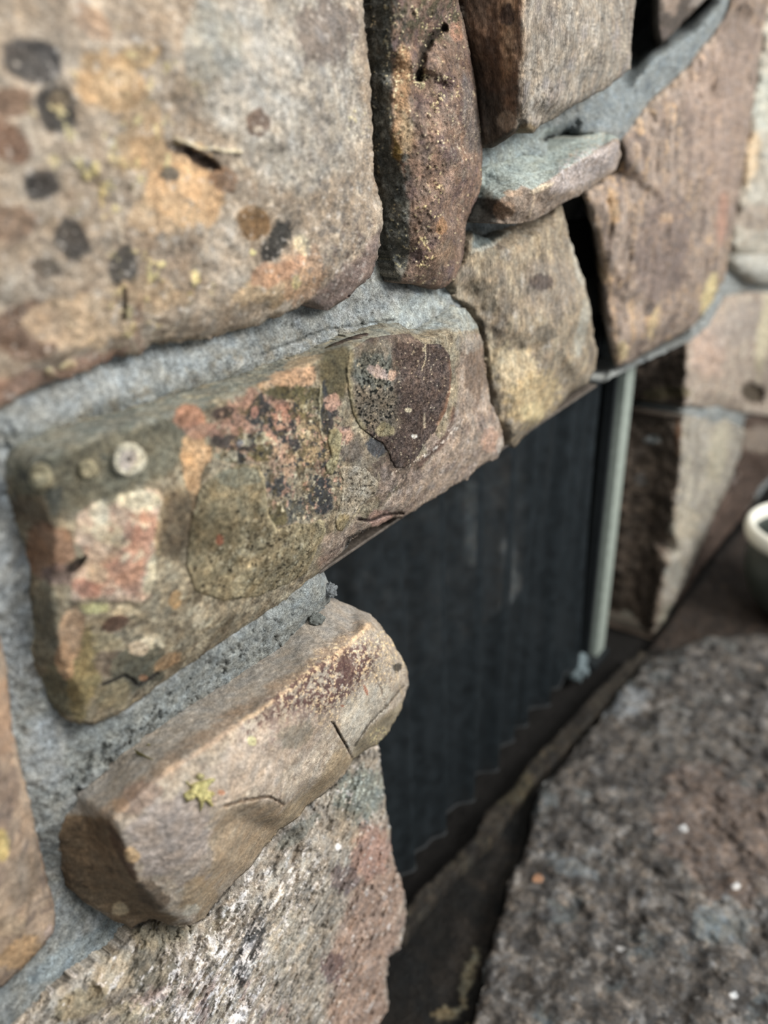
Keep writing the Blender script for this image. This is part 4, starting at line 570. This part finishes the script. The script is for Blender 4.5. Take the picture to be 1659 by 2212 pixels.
lump('mortar_crumb', 'small grey mortar crumb at the tip of the joint above the protruding stone', 712, 1275, .014, .006, '93989a', M_mortar, 'crumb')

lump('stone_chip', 'pale grey chip lying at the foot of the metal upright', 1240, 1438, 0, .026, '6f7b7e', M_rock, 'stone chip', (1, 1, .9), floor=.012)
# ------------------------------------------------------------------ firebox
def box(name, lo, hi, mat, parent=None, colr=None, kind=None):
    x0, y0, z0 = lo; x1, y1, z1 = hi
    n = 14
    vs = []; fs = []
    def face(o, a, b):
        i0 = len(vs)
        for j in range(n+1):
            for i in range(n+1): vs.append(np.array(o)+np.array(a)*i/n+np.array(b)*j/n)
        for j in range(n):
            for i in range(n): k = i0+j*(n+1)+i; fs.append((k, k+1, k+n+2, k+n+1))
    dx, dy, dz = (x1-x0, 0, 0), (0, y1-y0, 0), (0, 0, z1-z0)
    face((x0, y0, z0), dx, dz); face((x1, y1, z0), (-(x1-x0), 0, 0), dz); face((x0, y1, z0), (0, -(y1-y0), 0), dz); face((x1, y0, z0), dy, dz); face((x0, y0, z1), dx, dy); face((x0, y1, z0), dx, (0, -(y1-y0), 0))
    X = np.array(vs); col = None
    if colr is not None:
        c = np.tile(hx(colr), (len(X), 1))*(1+.35*fbm(X, 9, 4))[:, None]; col = lin(np.clip(c, 0, 1))
    o = mesh_obj(name, vs, fs, mat, parent, False, col)
    if kind: o['kind'] = kind
    return o
UL = on_wall([(760, 1500)], -.02)[0][0]; UR = on_wall([(1420, 1390)], -.10)[0][0]+.01
ZT = on_wall([(1000, 1010)], -.05)[0][2]
BK = .36
box('wall_left', (UL-.12, .10, -.03), (UL-.02, BK+.08, ZT+.22), M_soot, colr='242524', kind='structure')
box('wall_right', (UR+.0, .128, -.03), (UR+.10, BK+.08, ZT+.22), M_soot, colr='2f3030', kind='structure')
fb = Relief([(400, 640), (1500, 640), (1500, 1500), (1250, 1560), (1000, 1640), (600, 1700), (400, 1700)], [], edge=-.325, sp=9, rag=2, noise=((.02, 12), (.006, 50)), base='57524c', mot=.2, back=-.355, seed=51, layers=[
    Nz('7c746b', 10, .0, .3, .8), Nz('2b2926', 14, .1, .2, .8), Ln([(640, 1190), (760, 1150), (900, 1120), (1010, 1060), (1200, 1010)], 9, '8c928e', .6, -.004), Ln([(1018, 1050), (1016, 1120), (1022, 1210)], 22, 'd5dad6', .95, .0, .3), Ln([(1095, 1180), (1112, 1250), (1090, 1350)], 22, 'd5dad6', .9, .0, .6), B(795, 1250, 14, 12, 0, '9a9a94', .8), B(835, 1275, 12, 10, 0, '8a8a84', .8)])
tag(fb.build('wall_front', M_soot), kind='structure')
box('wall_front', (UL-.02, BK, -.03), (UR, BK+.08, ZT+.22), M_soot, colr='4a4641', kind='structure')
box('ceiling', (UL-.12, .10, ZT+.14), (UR+.10, BK+.08, ZT+.22), M_soot, colr='222222', kind='structure')
box('floor', (-1.2, -1.6, -.06), (4.2, BK+.08, -.03), M_soot, colr='1d1b19', kind='structure')

# fireplace floor slabs
FB = Relief([(700, 2420), (846, 2030), (870, 1965), (1000, 1840), (1110, 1712), (1200, 1620), (1290, 1510), (1400, 1405), (1560, 1180), (1700, 1040), (1900, 1000), (1900, 2450), (700, 2450)], [], edge=-.004, sp=9, rag=4, noise=((.004, 12), (.002, 50)), base='1a1815', mot=.18, floor=True, back=-.05, seed=31, layers=[
    Nz('2f2923', 9, .0, .3, .8), Nz('181817', 12, .1, .3, .8), Pg([(1400, 1390), (1700, 1030), (1900, 1000), (1900, 1450), (1450, 1420)], '3d322a', .9, 20, 20), B(1010, 2120, 14, 70, 18, '8c8266', .8, .8, 60, .004), B(960, 2190, 24, 14, 0, '8a7a58', .8, .9, 60, .004), B(1170, 1640, 60, 18, -45, '3a3428', .6), Nz('9a8c6c', 60, .3, .1, .8, reg=(980, 2180, 70, 50, 0), disp=.003)])
tag(FB.build('floor', M_soot), kind='structure')
def ledge_pts(): pass
FK = Relief([(858, 1985), (905, 1925), (960, 1872), (1030, 1800), (1050, 1752), (1110, 1700), (1140, 1650), (1210, 1580), (1290, 1490), (1380, 1405), (1400, 1412), (1330, 1500), (1240, 1600), (1170, 1668), (1110, 1745), (1060, 1815), (1000, 1870), (930, 1950), (868, 2030)], [], edge=.012, sp=8, rag=5, noise=((.003, 40),), base='38322a', mot=.2, floor=True, back=-.03, seed=33, layers=[Nz('26221e', 20, .0, .3, .8), Nz('474033', 30, .2, .2, .7), B(1110, 1700, 50, 30, -45, '48412f', .8)])
tag(FK.build('hearth_kerb', M_soot), 'low uneven brown stone kerb along the foot of the wire curtain', 'kerb')

# rough hearth slab
HS = Relief([(1470, 1398), (1400, 1420), (1370, 1460), (1335, 1495), (1310, 1540), (1290, 1568), (1255, 1590), (1240, 1630), (1200, 1665), (1170, 1700), (1152, 1735), (1145, 1790), (1128, 1850), (1100, 1895), (1090, 1950), (1072, 2000), (1062, 2050), (1045, 2080), (1050, 2130), (1035, 2160), (1020, 2212), (1000, 2450), (1900, 2450), (1900, 1380), (1700, 1378), (1600, 1370), (1530, 1372)],
    [(1450, 1480, .036), (1600, 1500, .036), (1700, 1700, .04), (1400, 1700, .038), (1250, 1750, .036), (1200, 1900, .034), (1500, 2000, .04), (1150, 2100, .032), (1650, 2150, .04), (1300, 2200, .036), (1320, 1600, .03)],
    edge=.026, sp=4.5, rag=9, ragsc=.03, noise=((.008, 12), (.012, 24), (.0035, 70)), base='504b46', mot=.15, floor=True, rnd=.012, rndw=18, back=-.02, blur=2, seed=41, layers=[
    Nz('655c53', 8, .0, .35, .8), Nz('454240', 12, .05, .3, .8), Nz('5a6060', 14, .12, .25, .7), Nz('766d64', 26, .10, .2, .7), Nz('37332f', 30, .12, .2, .8), Nz('8e8983', 38, .16, .12, .55), Nz('35322f', 40, .2, .12, .55), B(1560, 1800, 160, 130, 20, '6d584c', .5, .7, 12), B(1400, 1650, 80, 40, -30, '47433f', .6, .6, 30), B(1350, 1520, 60, 26, -20, '7f8385', .7, .7, 40), B(1500, 1600, 120, 50, 0, '625c55', .5), B(1162, 1898, 12, 9, 0, 'c48f6a', 1, .3), B(1230, 1870, 60, 20, 20, '6c767a', .5, .7, 40), B(1560, 1990, 60, 50, 0, '727c7e', .5, .7, 30), B(1478, 1790, 10, 7, 30, 'd5d0c8', .9, .4), B(1590, 1915, 9, 7, 0, 'd0ccc6', .9, .4), B(1340, 2050, 8, 6, 0, 'cfcac4', .9, .4), B(1585, 2150, 10, 7, 0, 'c8c4be', .9, .4)])
tag(HS.build('hearth_slab', M_hearth), 'large rough grey-brown hearth slab at the lower right, knobbly surface', 'hearth slab')

# steel lintel bar under the lintel stone
def bar_between(name, p0, p1, w0, w1, dz, mat, parent=None):
    A_ = on_wall([p0], w0)[0]; B_ = on_wall([p1], w0)[0]
    vs = []
    for q in (A_, B_):
        for dy, z in ((0, 0), (w0-w1, 0), (w0-w1, -dz), (0, -dz)): vs.append((q[0], q[1]+dy, q[2]+z))
    fs = [(0, 1, 2, 3), (7, 6, 5, 4), (0, 4, 5, 1), (1, 5, 6, 2), (2, 6, 7, 3), (3, 7, 4, 0)]
    o = mesh_obj(name, vs, fs, mat, parent, False)
    md = o.modifiers.new('bevel', 'BEVEL'); md.width = .001; md.segments = 2
    return o
tag(bar_between('lintel_bar', (688, 1236), (1290, 830), .012, -.08, .003, M_steel), 'flat dull steel bar under the lichen-covered lintel stone', 'metal bar')

# post
def prism(name, pts, z0, z1, mat, parent, loc=(0, 0)):
    n = len(pts); vs = [(x+loc[0], y+loc[1], z0) for x, y in pts]+[(x+loc[0], y+loc[1], z1) for x, y in pts]
    fs = [tuple(range(n))[::-1], tuple(range(n, 2*n))]+[(i, (i+1) % n, n+(i+1) % n, n+i) for i in range(n)]
    o = mesh_obj(name, vs, fs, mat, parent, False); md = o.modifiers.new('bevel', 'BEVEL'); md.width = .002; md.segments = 3; return o
pt = bpy.data.objects.new('screen_post', None); C.objects.link(pt)
base = on_floor([(1308, 1400)], .0)[0]
pb = on_wall([(1345, 850)], -.075)[0]
pt.location = (pb[0], pb[1], 0); tag(pt, 'grey metal upright beside the right pier of the opening', 'post')
ztop = on_wall([(1370, 790)], -.08)[0][2]+.03
prism('upright', [(-.022, -.012), (.016, -.012), (.016, -.008), (-.017, -.008), (-.017, .018), (-.022, .018)], .012, ztop, M_post, pt)
prism('channel', [(-.034, .0), (-.024, .0), (-.024, .02), (-.034, .02)], .012, ztop, M_black, pt)
prism('foot', [(-.05, -.02), (.02, -.02), (.02, .03), (-.05, .03)], -.002, .014, M_black, pt)

# mesh curtain
def curtain(name, label, P0, P1, edgef, yc, ztop, zbot, nf, amp):
    root = bpy.data.objects.new(name, None); C.objects.link(root); root.location = (P0, yc, 0); tag(root, label, 'curtain')
    nu, nv = 260, 40; vs = []; fs = []
    for j in range(nv+1):
        t = j/nv; z = ztop+(zbot-ztop)*t; x0 = edgef(t)
        for i in range(nu+1):
            s = i/nu; x = x0+(P1-x0)*s
            y = amp*(math.sin(s*nf*2*math.pi+1.5*math.sin(s*7+t))+.5*math.sin(s*nf*4.7+1+.6*t)+.35*math.sin(s*nf*11.3-.8*t))*(.7+.3*t)+.006*math.sin(t*3+s*7)
            vs.append((x-P0, y, z))
    for j in range(nv):
        for i in range(nu): k = j*(nu+1)+i; fs.append((k, k+1, k+nu+2, k+nu+1))
    o = mesh_obj('wire_mesh', vs, fs, M_chain, root); md = o.modifiers.new('t', 'SOLIDIFY'); md.thickness = .001
    # rod and rings
    import bmesh
    bm = bmesh.new(); bmesh.ops.create_cone(bm, cap_ends=True, segments=16, radius1=.005, radius2=.005, depth=P1-P0, matrix=Matrix.Translation(((P1-P0)/2, 0, ztop+.012))@Matrix.Rotation(math.pi/2, 4, 'Y'))
    me = bpy.data.meshes.new('rod'); bm.to_mesh(me); bm.free(); me.materials.append(M_black); r = bpy.data.objects.new('rod', me); C.objects.link(r); r.parent = root
    # weighted hem
    hv = []; hf = []
    for i in range(nu+1):
        x, y, z = vs[nv*(nu+1)+i]
        for a in range(6): hv.append((x, y+.003*math.cos(a*math.pi/3), z+.003*math.sin(a*math.pi/3)))
    for i in range(nu):
        for a in range(6): hf.append((i*6+a, i*6+(a+1) % 6, (i+1)*6+(a+1) % 6, (i+1)*6+a))
    mesh_obj('hem', hv, hf, plain('dark_hem', '232526', .9), root)
    return root
yC = .085
xr = on_wall([(1300, 1100)], -yC)[0][0]-.035
xl = UL-.008
curtain('wire_curtain', 'sheer dark wire mesh curtain hanging across the opening, left of the metal upright', xl, xr, lambda t: xl, yC, ZT+.07, .016, 11, .010)

# ------------------------------------------------------------------ pot at the right edge
def lathe(name, prof, mat, parent, seg=64):
    vs = []; fs = []
    for r, z in prof:
        for k in range(seg): t = 2*math.pi*k/seg; vs.append((r*math.cos(t), r*math.sin(t), z))
    for i in range(len(prof)-1):
        for k in range(seg): fs.append((i*seg+k, i*seg+(k+1) % seg, (i+1)*seg+(k+1) % seg, (i+1)*seg+k))
    return mesh_obj(name, vs, fs, mat, parent)
pot = bpy.data.objects.new('pot', None); C.objects.link(pot)
pc = on_floor([(1722, 1325)], -.0)[0]; pot.location = pc; pot.rotation_euler = (0, 0, .3)
tag(pot, 'dark rounded pot with a thick white rim, cut off by the right edge', 'pot')
PR = .118
lathe('body', [(.001, 0), (.5*PR, 0), (.62*PR, .008), (.85*PR, .045), (.98*PR, .09), (PR, .12), (.97*PR, .15), (.92*PR, .175), (.88*PR, .17), (.93*PR, .13), (.9*PR, .08), (.6*PR, .02), (.001, .012)], M_pot, pot)
lathe('rim', [(.90*PR, .166), (.99*PR, .160), (1.06*PR, .166), (1.09*PR, .180), (1.07*PR, .194), (1.02*PR, .200), (.96*PR, .196), (.94*PR, .184), (.90*PR, .166)], M_white, pot)
